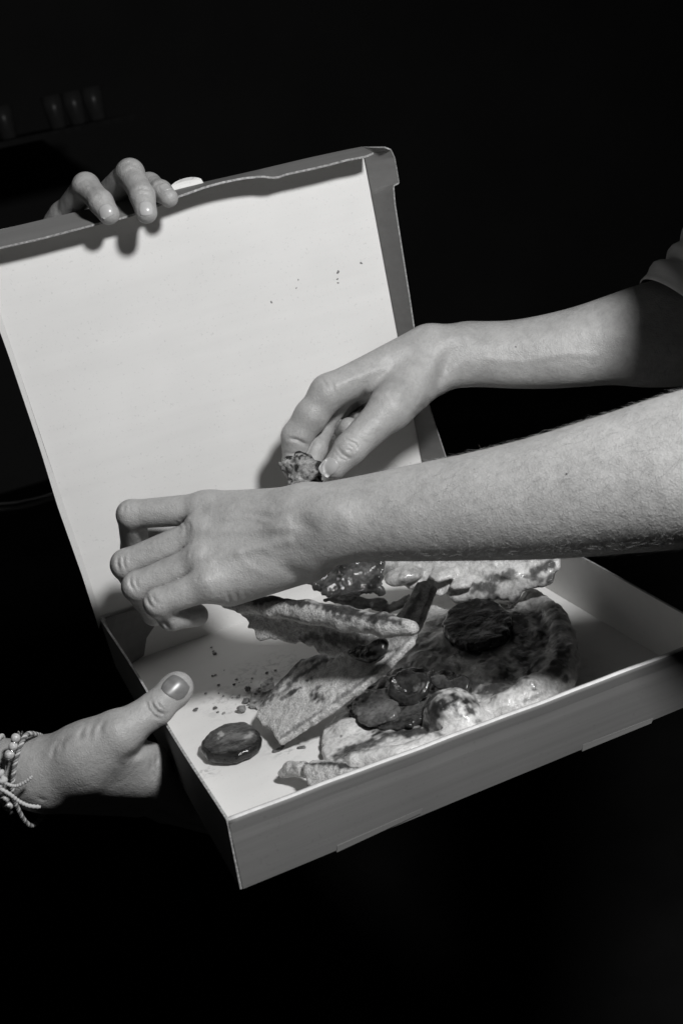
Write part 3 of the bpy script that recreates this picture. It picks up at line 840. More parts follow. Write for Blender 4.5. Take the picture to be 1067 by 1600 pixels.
def food(name, label, cat, slabs=(), tubes=(), blobs=(), hh=0.0011, noise=((90, .0012), (300, .0006)), k=0.004, base=0.45, paint=(), mt='crust', seed=1, wet=0.0, group=None, parent=None, edge=0.0012, vary=0.10, holes=()):
    """slabs: (outline in frame, three (x, y, height) points of its plane, thickness, edge rounding, bend);
       tubes: chains of (x, y, height, radius); blobs: (x, y, height, radius, flattening)"""
    pts = []; S = []
    for sl_ in slabs:
        ol, pl, t = sl_[:3]
        P0, n = plane3(*pl)
        W3 = np.array([onplane(x, y, P0, n) for x, y in ol])
        if mt == 'tomato':
            W3 = smooth_path(W3, 3, True)
        eu = nrm(W3[len(W3) // 3] - W3[0]); ev = np.cross(n, eu)
        S.append((P0, n, eu, ev, np.stack([(W3 - P0) @ eu, (W3 - P0) @ ev], 1), t, sl_[3] if len(sl_) > 3 else 0.003, sl_[4] if len(sl_) > 4 else 0.0))
        pts += list(W3)
    TB = [[(fl(x, y, h_), r) for x, y, h_, r in tb] for tb in tubes]
    BB = [(fl(x, y, h_), r, fz) for x, y, h_, r, fz in blobs]
    pts += [p for tb in TB for p, r in tb] + [p for p, r, f in BB]
    pts = np.array(pts)
    mg = 0.014 + max([r for tb in TB for p, r in tb] + [r for p, r, f in BB] + [0])
    vx = Vox(pts.min(0) - mg, pts.max(0) + mg, hh)
    full = tuple(slice(0, int(c)) for c in vx.n)
    X = vx.pts(full)
    f32 = np.float32
    for P0, n, eu, ev, poly, t, rd, bend in S:
        d = [X[i] - f32(P0[i]) for i in range(3)]
        u, v, w = [d[0] * f32(e[0]) + d[1] * f32(e[1]) + d[2] * f32(e[2]) for e in (eu, ev, n)]
        pd = poly_sd(u, v, poly).astype(f32)
        nr_ = (np.abs(pd) < 0.007) & (np.abs(w) < 0.02)
        uv = np.stack([np.broadcast_to(c_, pd.shape)[nr_] for c_ in (u, v)] + [np.zeros(int(nr_.sum()))], -1)
        pd[nr_] += (edge * fbm(uv, 220, seed, 2) + edge * 1.6 * vnoise(uv, 70, seed + 5)).astype(f32)
        w = w - bend * np.clip(-pd / 0.02, 0, 1) ** 0.5
        q = np.abs(w + t / 2) - t / 2
        a, b_ = pd + rd, q + rd
        sd = np.minimum(np.maximum(a, b_), 0) + np.sqrt(np.maximum(a, 0) ** 2 + np.maximum(b_, 0) ** 2) - rd
        vx.F[full] = smin(vx.F, sd.astype(f32), k)
    for tb in TB:
        for (a, ra), (b_, rb) in zip(tb[:-1], tb[1:]):
            vx.cone(a, b_, ra, rb, k)
    for p, r, fz in BB:
        vx.cone(p, p + np.array([1e-5, 0, 0]), r, r, k, (UP, fz))
    near = np.abs(vx.F) < 0.005
    P = np.argwhere(near) * vx.h + vx.lo
    dn = 0
    for i, (fq, am) in enumerate(noise):
        dn = dn + am * fbm(P, fq, seed + 3 * i, 2)
    vx.F[near] += dn.astype(f32)
    V, Q = vx.mesh(1)
    x, y, z = pix(V)
    tone = base + vary * fbm(V, 60, seed + 9, 3)
    wt = np.full(len(V), wet) + 0.35 * np.clip(fbm(V, 120, seed + 20, 2), -1, 1) * (wet > 0)
    for pl, wd, val, st in paint:
        d = seg_d2(x, y, pl) if len(pl) > 1 else np.hypot(x - pl[0][0], y - pl[0][1])
        d = d + wd * (0.55 * fbm(V, 90, seed + 31, 3) + 0.5 * vnoise(V, 420, seed + 40))
        m_ = np.clip(1.25 - d / wd, 0, 1); m_ = m_ * m_ * (3 - 2 * m_) * st
        tone = tone * (1 - m_) + val * m_
    tone = np.clip(tone, 0.012, 0.8)
    o = mesh_obj(name, V, Q, M[mt], parent)
    for nm, arr in (('tone', tone), ('wet', np.clip(wt, 0, 1))):
        at = o.data.attributes.new(nm, 'FLOAT', 'POINT')
        at.data.foreach_set('value', arr.astype(np.float32))
    if parent is None:
        tag(o, label, cat, group)
    return o

# the big slice with its charred rim at the right
food('pizza_slice', 'large pizza slice with dark charred rim curling beside the right wall', 'pizza slice',
     slabs=[([(640, 1000), (672, 940), (720, 948), (800, 938), (836, 926), (866, 944), (884, 976), (897, 1012), (892, 1052), (866, 1078), (810, 1106), (740, 1114), (690, 1088), (640, 1064), (606, 1036)], ((640, 1010, .016), (860, 950, .020), (850, 1080, .016)), .009, .004)],
     tubes=[[(832, 936, .018, .0075), (860, 958, .018, .009), (876, 992, .017, .0095), (880, 1032, .016, .0095), (866, 1060, .015, .010), (830, 1084, .014, .010), (790, 1102, .013, .009)]],
     blobs=[(846, 990, .017, .010, .7), (850, 1045, .016, .011, .7), (700, 1000, .015, .012, .4), (770, 1050, .014, .014, .45), (660, 1030, .016, .010, .4)],
     base=.60, noise=((60, .0016), (200, .0011), (420, .0005)), mt='topping', seed=2, wet=.28, vary=.12,
     paint=[([(806, 966), (814, 1000), (810, 1026)], 22, .022, .98), ([(838, 958), (846, 980)], 10, .06, .85), ([(866, 985), (874, 1020), (868, 1045)], 13, .05, .9), ([(846, 1004), (838, 1030), (826, 1046)], 14, .035, .9), ([(790, 1062), (750, 1082), (720, 1076)], 20, .05, .92), ([(660, 1012), (700, 1020), (760, 1022)], 9, .14, .8), ([(690, 1040), (720, 1046)], 10, .10, .7), ([(834, 1072)], 8, .025, .97), ([(846, 1085), (820, 1095)], 4, .10, .6), ([(866, 950), (880, 985)], 6, .16, .6), ([(790, 1034), (760, 1040)], 16, .045, .9), ([(640, 1040), (620, 1044)], 10, .08, .8), ([(882, 1060)], 6, .04, .9), ([(836, 936), (850, 944)], 6, .55, .7), ([(800, 1085), (830, 1070), (860, 1058)], 6, .62, .5), ([(652, 985), (680, 965)], 8, .60, .6), ([(740, 1018), (700, 1006)], 6, .5, .5), ([(616, 1040), (640, 1020)], 8, .55, .9), ([(700, 956), (680, 980)], 5, .16, .5), ([(660, 1050), (690, 1060)], 8, .05, .8)])
food('tomato_slice', 'blackened round tomato slice lying on the large slice', 'tomato',
     slabs=[([(690, 974), (695, 956), (714, 942), (742, 935), (772, 936), (792, 947), (800, 965), (792, 987), (766, 1002), (738, 1008), (710, 1004), (695, 992)], ((700, 980, .026), (790, 950, .029), (745, 1000, .025)), .008, .003)],
     base=.022, mt='tomato', seed=4, wet=.8, vary=.008, noise=((70, .0009), (260, .0005)), paint=[([(705, 955), (722, 948)], 7, .07, .6), ([(745, 968)], 8, .06, .5), ([(770, 950)], 5, .08, .5)])
# the lower slice along the front wall
food('pizza_slice', 'pale cheesy slice along the front wall with a burnt bubble', 'pizza slice',
     slabs=[([(566, 1080), (536, 1092), (530, 1104), (520, 1120), (506, 1136), (498, 1150), (503, 1168), (507, 1187), (560, 1199), (640, 1192), (700, 1170), (762, 1144), (768, 1112), (742, 1092), (700, 1085), (650, 1068), (600, 1062)], ((520, 1120, .008), (760, 1110, .013), (560, 1190, .010)), .007, .0025)],
     tubes=[[(556, 1190, .010, .0062), (620, 1184, .012, .0075), (680, 1163, .012, .0075), (740, 1140, .012, .008)]],
     blobs=[(706, 1112, .018, .0180, .85), (722, 1122, .015, .0150, .85), (686, 1126, .015, .010, .7), (600, 1100, .010, .012, .35), (545, 1135, .009, .010, .35)],
     base=.62, mt='topping', seed=6, wet=.30, noise=((70, .0009), (240, .0006)), vary=.05,
     paint=[([(680, 1112), (690, 1098), (708, 1090), (726, 1096)], 22, .016, .99), ([(672, 1122), (682, 1140)], 9, .05, .9), ([(700, 1106), (716, 1102)], 14, .025, .95), ([(730, 1106), (738, 1112)], 4, .05, .9), ([(720, 1118)], 3, .05, .8), ([(745, 1126)], 5, .10, .7), ([(566, 1104), (590, 1118), (620, 1116)], 26, .13, .9), ([(525, 1186), (548, 1172), (575, 1160), (600, 1147), (636, 1143), (664, 1138)], 9, .035, .96), ([(560, 1168), (600, 1156)], 5, .16, .6), ([(604, 1122), (630, 1128), (656, 1116)], 7, .025, .95), ([(655, 1102), (668, 1088)], 15, .035, .92), ([(575, 1085), (560, 1096)], 9, .14, .6), ([(533, 1150)], 2.5, .06, .9), ([(640, 1152)], 3, .06, .8)])
food('tomato_sauce', 'glossy dark patch of sauce spread around the curled tomato slice', 'sauce',
     slabs=[([(546, 1104), (556, 1086), (585, 1068), (604, 1048), (640, 1042), (690, 1046), (734, 1054), (728, 1080), (694, 1086), (672, 1102), (656, 1120), (628, 1134), (590, 1134), (560, 1130)], ((550, 1105, .0125), (735, 1060, .024), (620, 1130, .0150)), .004, .0018)],
     base=.055, mt='tomato', seed=61, wet=.75, vary=.04, edge=.0022, noise=((80, .0014), (260, .0009)), hh=.0009,
     paint=[([(570, 1100), (596, 1118)], 14, .15, .8), ([(600, 1062), (612, 1052)], 8, .3, .7), ([(690, 1080), (674, 1092)], 6, .25, .7), ([(640, 1126), (600, 1130)], 5, .02, .9), ([(660, 1050), (680, 1052)], 6, .12, .6)])
food('tomato_slice', 'flattened translucent tomato slice on the pale cheesy slice', 'tomato',
     slabs=[([(548, 1108), (552, 1092), (572, 1080), (596, 1076), (618, 1084), (622, 1102), (612, 1120), (590, 1130), (566, 1128)], ((550, 1105, .018), (620, 1095, .020), (590, 1128, .0175)), .004, .0018)],
     base=.10, mt='tomato', seed=8, wet=.6, vary=.05, hh=.0009)
food('tomato_slice', 'curled glossy dark tomato slice standing beside the burnt bubble', 'tomato',
     slabs=[([(609, 1062), (618, 1052), (634, 1048), (652, 1050), (666, 1058), (668, 1072), (660, 1088), (644, 1099), (626, 1098), (613, 1086)], ((610, 1070, .027), (668, 1066, .029), (638, 1098, .017)), .0045, .0020, -.0022)],
     tubes=[[(611, 1064, .028, .0022), (614, 1082, .023, .0030), (628, 1094, .019, .0036), (646, 1094, .019, .0036), (660, 1084, .023, .0028), (667, 1068, .028, .0020)]],
     base=.030, mt='tomato', seed=10, wet=.8, vary=.012, hh=.0008, noise=((110, .0008), (300, .0004)),
     paint=[([(630, 1062), (650, 1060)], 8, .07, .7), ([(652, 1076), (660, 1070)], 5, .22, .7), ([(620, 1074), (617, 1066)], 3, .12, .6)])
food('tomato_slice', 'dark tomato wedge pointing right from the curled slice', 'tomato',
     slabs=[([(668, 1052), (690, 1050), (705, 1058), (726, 1056), (732, 1060), (727, 1078), (712, 1080), (690, 1078), (672, 1072)], ((670, 1060, .031), (730, 1060, .034), (700, 1078, .028)), .006, .002)],
     base=.04, mt='tomato', seed=12, wet=.8, vary=.02, hh=.0009, paint=[([(680, 1058), (694, 1055)], 7, .10, .6)])
# slice at the back, right under the near arm
food('pizza_slice', 'pale blistered slice at the back beneath the near forearm', 'pizza slice',
     slabs=[([(588, 862), (592, 890), (604, 910), (640, 916), (668, 922), (682, 930), (716, 941), (752, 940), (776, 931), (802, 939), (818, 925), (830, 919), (850, 917), (866, 912), (873, 886), (866, 858), (760, 840), (650, 842)], ((600, 905, .040), (850, 912, .040), (700, 850, .062)), .006, .0025)],
     blobs=[(690, 898, .046, .011, .4), (640, 897, .046, .010, .5), (618, 903, .043, .008, .7), (720, 912, .041, .009, .45), (800, 890, .045, .012, .35)],
     base=.58, mt='topping', seed=14, wet=.35, noise=((70, .0016), (230, .0008)), vary=.06, edge=.0018,
     paint=[([(746, 916), (764, 920)], 11, .09, .95), ([(766, 906), (786, 903)], 9, .10, .92), ([(794, 896), (800, 894)], 6, .14, .9), ([(737, 924)], 5, .14, .85), ([(806, 936), (820, 926)], 7, .07, .9), ([(834, 892), (862, 882)], 9, .05, .9), ([(818, 900), (846, 906)], 5, .12, .8), ([(858, 906), (868, 896)], 7, .06, .9), ([(776, 931), (752, 938)], 4, .12, .7), ([(632, 905), (655, 892)], 9, .20, .7), ([(604, 895), (612, 886)], 7, .12, .7), ([(690, 922), (712, 936)], 4, .3, .5)])
# wet dark tomato at the back left
food('tomato_slice', 'wet glistening tomato piece tucked under the wrist', 'tomato',
     slabs=[([(484, 905), (500, 890), (545, 866), (592, 862), (602, 890), (594, 908), (600, 922), (575, 920), (545, 930), (512, 930)], ((490, 905, .060), (595, 905, .052), (545, 860, .070)), .007, .003)],
     base=.075, mt='tomato', seed=16, wet=1.0, vary=.05, noise=((110, .0016), (300, .0011)), hh=.0009, paint=[([(545, 903), (575, 893)], 12, .15, .7), ([(520, 900)], 7, .12, .6), ([(590, 905), (580, 915)], 7, .02, .9), ([(505, 915)], 8, .02, .8)])
food('pizza_scrap', 'torn ragged scrap below the wet tomato piece', 'pizza scrap',
     slabs=[([(498, 936), (520, 928), (548, 926), (572, 930), (600, 932), (607, 940), (624, 934), (640, 926), (634, 942), (612, 960), (604, 956), (580, 950), (545, 942)], ((500, 935, .058), (635, 935, .050), (605, 955, .048)), .004, .0015)],
     base=.20, mt='topping', seed=18, wet=.4, hh=.0009, paint=[([(612, 952), (632, 934)], 9, .6, .95), ([(530, 932), (560, 934)], 6, .08, .6)])
# slice pulled up by the near hand: long crust edge with the dark slice below it
food('pizza_slice', 'slice lifted by the near hand, long crust edge with painted shade over dark base', 'pizza slice',
     slabs=[([(362, 950), (372, 960), (388, 975), (384, 982), (396, 985), (399, 999), (430, 1000), (470, 1004), (500, 1024), (535, 1026), (560, 1008), (600, 996), (640, 986), (560, 972), (470, 962)], ((365, 950, .088), (640, 982, .081), (440, 1000, .068)), .004, .0018)],
     tubes=[[(352, 943, .092, .0032), (378, 945, .092, .0052), (425, 948, .092, .0066), (480, 956, .092, .0074), (540, 967, .092, .0074), (600, 977, .092, .0068), (642, 981, .091, .0050)]],
     base=.48, mt='crust', seed=20, noise=((90, .0004), (300, .0004)), k=.005, vary=.05, hh=.0009,
     paint=[([(400, 937), (440, 935), (500, 946), (560, 959), (625, 972)], 10, .035, .96), ([(395, 938), (440, 928)], 6, .10, .7), ([(480, 995), (560, 1006)], 16, .05, .8), ([(390, 953), (440, 961), (480, 969), (540, 981), (600, 989)], 7, .60, .85), ([(440, 962), (500, 975)], 2.5, .10, .6), ([(520, 962), (545, 968)], 4, .06, .7)])  # dark top and pale lower band paint the crust's shade and lit side
food('tomato_slice', 'small round tomato slice between the two long crust strips', 'tomato',
     slabs=[([(532, 1002), (540, 992), (560, 988), (584, 990), (598, 998), (598, 1012), (588, 1024), (570, 1031), (550, 1027), (538, 1016)], ((535, 1005, .060), (598, 1003, .067), (568, 1028, .058)), .007, .003)],
     base=.028, mt='tomato', seed=22, wet=.85, vary=.015, hh=.0009, noise=((90, .0006), (300, .0003)), paint=[([(548, 1004), (556, 1008)], 4, .30, .8), ([(578, 1006)], 5, .30, .8), ([(560, 1016)], 3, .32, .7)])
# long crust strip lying across the pile
food('crust_strip', 'long flat crust strip lying diagonally with its pale side up', 'crust',
     slabs=[([(396, 1120), (412, 1094), (431, 1068), (450, 1046), (470, 1029), (498, 1020), (530, 1018), (570, 1004), (606, 978), (634, 938), (650, 908), (664, 906), (677, 914), (668, 942), (642, 1000), (604, 1040), (560, 1076), (495, 1121), (434, 1161), (426, 1150), (420, 1140), (408, 1130)], ((433, 1161, .010), (431, 1068, .027), (668, 920, .084)), .0060, .0016, .0004)],
     base=.62, mt='crust', seed=24, noise=((60, .0005), (260, .0004)), vary=.035, edge=.0006, hh=.0009,
     paint=[([(500, 1090), (502, 1092)], 15, .05, .98), ([(540, 1050)], 10, .25, .6), ([(412, 1092), (440, 1055), (470, 1032), (520, 1022)], 12, .07, .92), ([(450, 1068), (480, 1048), (510, 1030)], 7, .08, .9), ([(440, 1092), (470, 1074)], 3, .10, .8), ([(615, 1000), (640, 960), (665, 918)], 16, .30, .75), ([(440, 1152), (500, 1112), (560, 1070), (620, 1020), (650, 985)], 4, .14, .7), ([(480, 1064), (486, 1060)], 3, .05, .9), ([(455, 1084), (462, 1078)], 3, .05, .9), ([(425, 1090), (450, 1075)], 4, .14, .6), ([(630, 975), (655, 930)], 8, .05, .8)])
# small crust by the front wall
food('crust_piece', 'small crust end with a burnt top edge against the front wall', 'crust',
     slabs=[([(474, 1195), (486, 1188), (500, 1190), (560, 1196), (588, 1200), (600, 1215), (545, 1240), (492, 1238), (480, 1222), (472, 1208)], ((478, 1200, .020), (590, 1202, .022), (490, 1236, .010)), .008, .003)],
     tubes=[[(440, 1208, .008, .0028), (455, 1203, .010, .0042), (474, 1203, .013, .0050)]],
     base=.52, mt='crust', seed=26, noise=((80, .0012), (300, .0008)), hh=.0009, paint=[([(478, 1194), (510, 1193), (560, 1198), (590, 1202)], 5, .03, .95), ([(440, 1208), (470, 1205)], 7, .5, .6)])
# lone tomato slice on the bare board
food('tomato_slice', 'single oval tomato slice lying alone on the bare white board', 'tomato',
     slabs=[([(312, 1166), (318, 1150), (332, 1138), (352, 1130), (376, 1126), (394, 1130), (405, 1142), (407, 1154), (398, 1166), (380, 1176), (358, 1182), (334, 1183), (318, 1177)], ((315, 1160, .0085), (405, 1145, .0085), (360, 1180, .0085)), .0075, .0034, .0016)],
     base=.020, mt='tomato', seed=28, wet=.85, vary=.008, hh=.0008, noise=((80, .0007), (260, .0003)), edge=.0006,
     paint=[([(342, 1158), (362, 1151), (386, 1152)], 9, .13, .8), ([(346, 1149)], 5, .42, .9), ([(342, 1155)], 3, .45, .8), ([(384, 1152), (392, 1148)], 5, .35, .8), ([(345, 1172), (370, 1168)], 4, .12, .6), ([(372, 1138), (380, 1140)], 3, .02, .9)])
# bit of crust in the far hand
def held_bit():
    ctr = U(472, 734, .928)
    vx = Vox(ctr - .035, ctr + .035, .0009)
    for a, r in (((458, 728, .927), .0085), ((474, 728, .922), .0095), ((488, 733, .922), .0080), ((466, 748, .922), .0095), ((484, 750, .922), .0095)):
        vx.cone(U(*a), U(*a) + 1e-5, r, r, .004)
    near = np.abs(vx.F) < .008
    P = np.argwhere(near) * vx.h + vx.lo
    vx.F[near] += (.0022 * fbm(P, 130, 3, 2) + .0016 * vnoise(P, 420, 9)).astype(np.float32)
    V, Q = vx.mesh(1); x, y, z = pix(V)
    o = mesh_obj('crust_piece', V, Q, M['crust'])
    tone = .30 + .20 * fbm(V, 160, 4, 3)
    ch = np.clip((fbm(V, 170, 12, 3) + 0.5 * vnoise(V, 420, 15) + 0.9 * np.clip((719 - y) / 6, 0, 1) + 0.5 * np.clip((x - 488) / 8, 0, 1) - 0.35) * 3, 0, 1)
    tone = tone * (1 - ch) + .035 * ch
    at = o.data.attributes.new('tone', 'FLOAT', 'POINT'); at.data.foreach_set('value', np.clip(tone, .03, .7).astype(np.float32))
    return tag(o, 'torn bit of crust pinched between finger and thumb of the far hand', 'crust')
held_bit()

# ------------------------------------------------------------------ crumbs, drops and specks
def lump(name, P, r, seed, tone, mt='crust', flat=0.8, parent=None):
    n1, n2 = 7, 10
    V = [np.array([0, 0, 1.0])]
    for i in range(1, n1):
        a = math.pi * i / n1
        for j in range(n2):
            b = 2 * math.pi * j / n2
            V.append(np.array([math.sin(a) * math.cos(b), math.sin(a) * math.sin(b), math.cos(a)]))
    V.append(np.array([0, 0, -1.0])); V = np.array(V)
    V = V * (1 + 0.45 * vnoise(V, 1.3, seed) + 0.2 * vnoise(V, 3.1, seed + 2))[:, None] * r
    V[:, 2] *= flat
    V += P + UP * (-V[:, 2].min() * 0.96)
    F = [(0, 1 + j, 1 + (j + 1) % n2) for j in range(n2)]
    for i in range(n1 - 2):
        for j in range(n2):
            a, b = 1 + i * n2 + j, 1 + i * n2 + (j + 1) % n2
            F.append((a, a + n2, b + n2, b))
    L = len(V) - 1; k = 1 + (n1 - 2) * n2
    F += [(L, k + (j + 1) % n2, k + j) for j in range(n2)]
    o = mesh_obj(name, V, F, M[mt], parent)
    at = o.data.attributes.new('tone', 'FLOAT', 'POINT'); at.data.foreach_set('value', np.full(len(V), tone, np.float32))
    return o
big_crumbs = [(388, 1080, 6, .16), (386, 1098, 6, .14), (380, 1112, 7.5, .22), (394, 1106, 5, .30), (374, 1090, 3.5, .2)]
for i, (x, y, r, t) in enumerate(big_crumbs):
    o = lump('crumb', fl(x, y, 0.0002), r * 0.00042, 40 + i, t, 'topping', .75)
    tag(o, ('dark crumb topmost in the cluster left of the diagonal strip', 'dark crumb in the middle of the cluster left of the diagonal strip', 'largest crumb, lowest in the cluster left of the diagonal strip', 'pale crumb touching the end of the diagonal strip', 'smallest crumb of the cluster left of the diagonal strip')[i], 'crumb', 'crumbs by the diagonal strip')
food('pizza_scrap', 'flat crumbly scrap of topping beside the upper edge of the diagonal strip', 'pizza scrap',
     slabs=[([(392, 1090), (398, 1076), (410, 1066), (424, 1056), (434, 1058), (428, 1074), (414, 1094), (402, 1106), (394, 1102)], ((395, 1095, .0035), (430, 1058, .0035), (405, 1104, .003)), .003, .0012)],
     base=.30, mt='topping', seed=60, wet=.2, hh=.0008, edge=.0016, noise=((200, .0014), (420, .0010)), vary=.18)
rr = np.random.default_rng(11)
spots = [(337, 1022, 4.5), (331, 1012, 2.5), (334, 1018, 2.5), (322, 1084, 3), (342, 1071, 3), (337, 1107, 4), (306, 1110, 5), (350, 1115, 3), (341, 1113, 3), (370, 1062, 3), (366, 1070, 2.5), (417, 1052, 3), (430, 1048, 3)]
for _ in range(14):
    spots.append((rr.uniform(330, 425), rr.uniform(1045, 1122), rr.uniform(1.2, 2.6)))
for i, (x, y, r) in enumerate(spots):
    o = lump('crumb', fl(x, y, 0.0002), r * 0.00040, 80 + i, rr.uniform(.12, .4), 'crust', .4)
    tag(o, 'tiny dark crumb scattered on the white board around the lone tomato', 'crumb', 'tiny scattered crumbs')
for i, (pl, lab) in enumerate((([(428, 1174), (436, 1172), (442, 1166)], 'curved smear of sauce below the diagonal crust strip'), ([(466, 1169), (476, 1168)], 'short drop of sauce right of the curved smear'))):
    food('sauce_drop', lab, 'sauce', tubes=[[(x, y, .0004, .0013) for x, y in pl]], hh=.0006, noise=((200, .0004),), k=.002, base=.14, mt='tomato', seed=50 + i, wet=.6, vary=.03)
def speck(parent, P, n, r, seed):
    e1 = nrm(np.cross(n, UP)); e2 = np.cross(n, e1)
    V = [P + n * 0.0004]; k = 12
    for ring, hgt in ((0.6, 0.00035), (1.0, 0.00005)):
        for j in range(k):
            a = 2 * math.pi * j / k
            q = r * ring * (1 + 0.3 * math.sin(a * 2 + seed) + 0.15 * math.sin(3 * a + 2 * seed))
            V.append(P + e1 * q * math.cos(a) + e2 * q * math.sin(a) + n * hgt)
    F = [(0, 1 + j, 1 + (j + 1) % k) for j in range(k)] + [(1 + j, 1 + k + j, 1 + k + (j + 1) % k, 1 + (j + 1) % k) for j in range(k)]
    o = mesh_obj('sauce_speck', V, F, M['speck'], parent)
    return o
M['speck'] = plain('dried_sauce', 0.16, 0.5, 0.4, var=0.05, vscale=300)
lid_at = {}
def lid_hit(x, y):
    # the lid panel is slightly wavy: find the point on its mesh
    org = origin_of(box)
    hit = lidp.data
    d = ray(x, y)
    import mathutils
    from mathutils.bvhtree import BVHTree
    if 'b' not in lid_at:
        lid_at['b'] = BVHTree.FromPolygons([v.co + Vector(org) for v in hit.vertices], [tuple(p.vertices) for p in hit.polygons])
    loc, n, i, dist = lid_at['b'].ray_cast(Vector(EYE), Vector(d).normalized())
    return np.array(loc)
for i, (x, y, r) in enumerate(((528, 425, 2.6), (527, 436, 1.6), (528, 442, 1.5), (564, 411, 2.0), (424, 472, 1.8), (466, 437, 1.2), (463, 450, 1.2))):
    speck(lidp, lid_hit(x, y) - Ln * 0.0001, -Ln, r * .00049, i)

M['mole'] = plain('dark_mole', 0.06, 0.6, 0.3)
for par, V_, x_, y_, r_ in ((near_arm, Vn, 882, 738, .0006), (far_arm, Vb, 803, 539, .0005)):
    qx, qy, qz = pix(V_)
    c_ = np.where(np.hypot(qx - x_, qy - y_) < 4)[0]; c_ = c_[np.argmin(qz[c_])]
    o = speck(par, V_[c_] + nrm(EYE - V_[c_]) * 0.0001, nrm(EYE - V_[c_]), r_, x_); o.name = 'mole'; o.data.name = 'mole'; o.data.materials[0] = M['mole']
# ------------------------------------------------------------------ bracelets
def frames(C, closed):
    T_ = np.gradient(C, axis=0)
    if closed:
        T_ = np.roll(C, -1, 0) - np.roll(C, 1, 0)
    T_ /= np.linalg.norm(T_, axis=1, keepdims=True)
    A = np.zeros_like(C); v = nrm(np.cross(T_[0], [0.3, 0.5, 0.8]))
    for i in range(len(C)):
        v = nrm(v - T_[i] * (v @ T_[i])); A[i] = v
    return A, np.cross(T_, A)
def tube(name, C, r, mt, parent, closed=False, sides=8):
    C = np.asarray(C); A, B = frames(C, closed); n = len(C)
    r = np.broadcast_to(np.asarray(r, float), (n,))
    a = np.linspace(0, 2 * math.pi, sides, endpoint=False)
    V = (C[:, None] + r[:, None, None] * (np.cos(a)[None, :, None] * A[:, None] + np.sin(a)[None, :, None] * B[:, None])).reshape(-1, 3)
    F = []
    for i in range(n if closed else n - 1):
        for j in range(sides):
            i2 = (i + 1) % n
            F.append((i * sides + j, i * sides + (j + 1) % sides, i2 * sides + (j + 1) % sides, i2 * sides + j))
    if not closed:
        F.append(tuple(range(sides))[::-1]); F.append(tuple((n - 1) * sides + j for j in range(sides)))
    return mesh_obj(name, V, F, mt, parent)
def braid(path, rad, off, pitch, mts, parent, closed, taper=None):
    C = smooth_path(path, 22, closed); A, B = frames(C, closed)
    s_ = np.r_[0, np.cumsum(np.linalg.norm(np.diff(C, axis=0), axis=1))]
    turns = max(round(s_[-1] / pitch), 1)
    for k, mt in enumerate(mts):
        ph = 2 * math.pi * (s_ / s_[-1] * turns + k / len(mts))
        tube('strand', C + off * (np.cos(ph)[:, None] * A + np.sin(ph)[:, None] * B), rad, mt, parent, closed, 7)
M['cord_white'] = plain('white_cord', 0.52, 0.8, 0.2, bumps=[(1500, 0.6, 0.0006)], var=0.1, vscale=900)
M['cord_dark'] = plain('dark_cord', 0.13, 0.8, 0.2, bumps=[(1500, 0.6, 0.0006)], var=0.05, vscale=900)
M['cord_mid'] = plain('grey_cord', 0.28, 0.8, 0.2, bumps=[(1500, 0.6, 0.0006)], var=0.1, vscale=900)
M['bead'] = plain('speckled_bead', 0.5, 0.35, 0.5, var=0.22, vscale=700)
M['steel'] = plain('polished_steel', 0.6, 0.22, 0.5, metal=1.0)
M['dark_bead'] = plain('dark_bead_disc', 0.06, 0.3, 0.6, var=0.02)
br1 = empty('braided_bracelet', U(45, 1290, .79), 'twisted two-tone cord bracelet hanging loose below the wrist', 'bracelet')
p1 = [(68, 1153, .800), (55, 1147, .780), (42, 1148, .768), (33, 1164, .7605), (25, 1190, .7590), (21, 1215, .7600), (20, 1238, .763), (27, 1260, .770), (38, 1281, .780), (50, 1290, .790), (63, 1280, .802), (72, 1262, .812), (78, 1225, .818), (78, 1180, .815)]
braid([U(*q) for q in p1], .0008, .00085, .0062, [M['cord_mid'], M['cord_dark'], M['cord_white']], br1, True)
br2 = empty('bead_bracelet', U(14, 1272, .775), 'bracelet of speckled round beads and metal discs on a thin thread', 'bracelet')
p2 = [(40, 1150, .790), (32, 1147, .770), (24, 1153, .7620), (18, 1166, .7600), (14, 1180, .7590), (10, 1195, .7600), (8, 1212, .7600), (6, 1232, .763), (9, 1248, .767), (15, 1260, .772), (21, 1270, .780), (32, 1266, .800), (44, 1240, .813), (52, 1200, .816), (48, 1165, .806)]
tube('thread', smooth_path([U(*q) for q in p2], 10, True), .0003, M['cord_dark'], br2, True, 6)
def bead(P, ax, r, h, mt, name):
    ax = nrm(ax); e1 = nrm(np.cross(ax, [0.2, 0.4, 0.9])); e2 = np.cross(ax, e1)
    prof_ = [(0.12, -1), (0.6, -0.86), (0.9, -0.5), (1.0, 0), (0.9, 0.5), (0.6, 0.86), (0.12, 1)]
    V, F, k = [], [], 14
    for q, w in prof_:
        for j in range(k):
            a = 2 * math.pi * j / k
            V.append(P + ax * w * h + r * q * (e1 * math.cos(a) + e2 * math.sin(a)))
    for i in range(len(prof_) - 1):
        for j in range(k):
            F.append((i * k + j, i * k + (j + 1) % k, (i + 1) * k + (j + 1) % k, (i + 1) * k + j))
    F.append(tuple(range(k))[::-1]); F.append(tuple((len(prof_) - 1) * k + j for j in range(k)))
    mesh_obj(name, V, F, mt, br2)
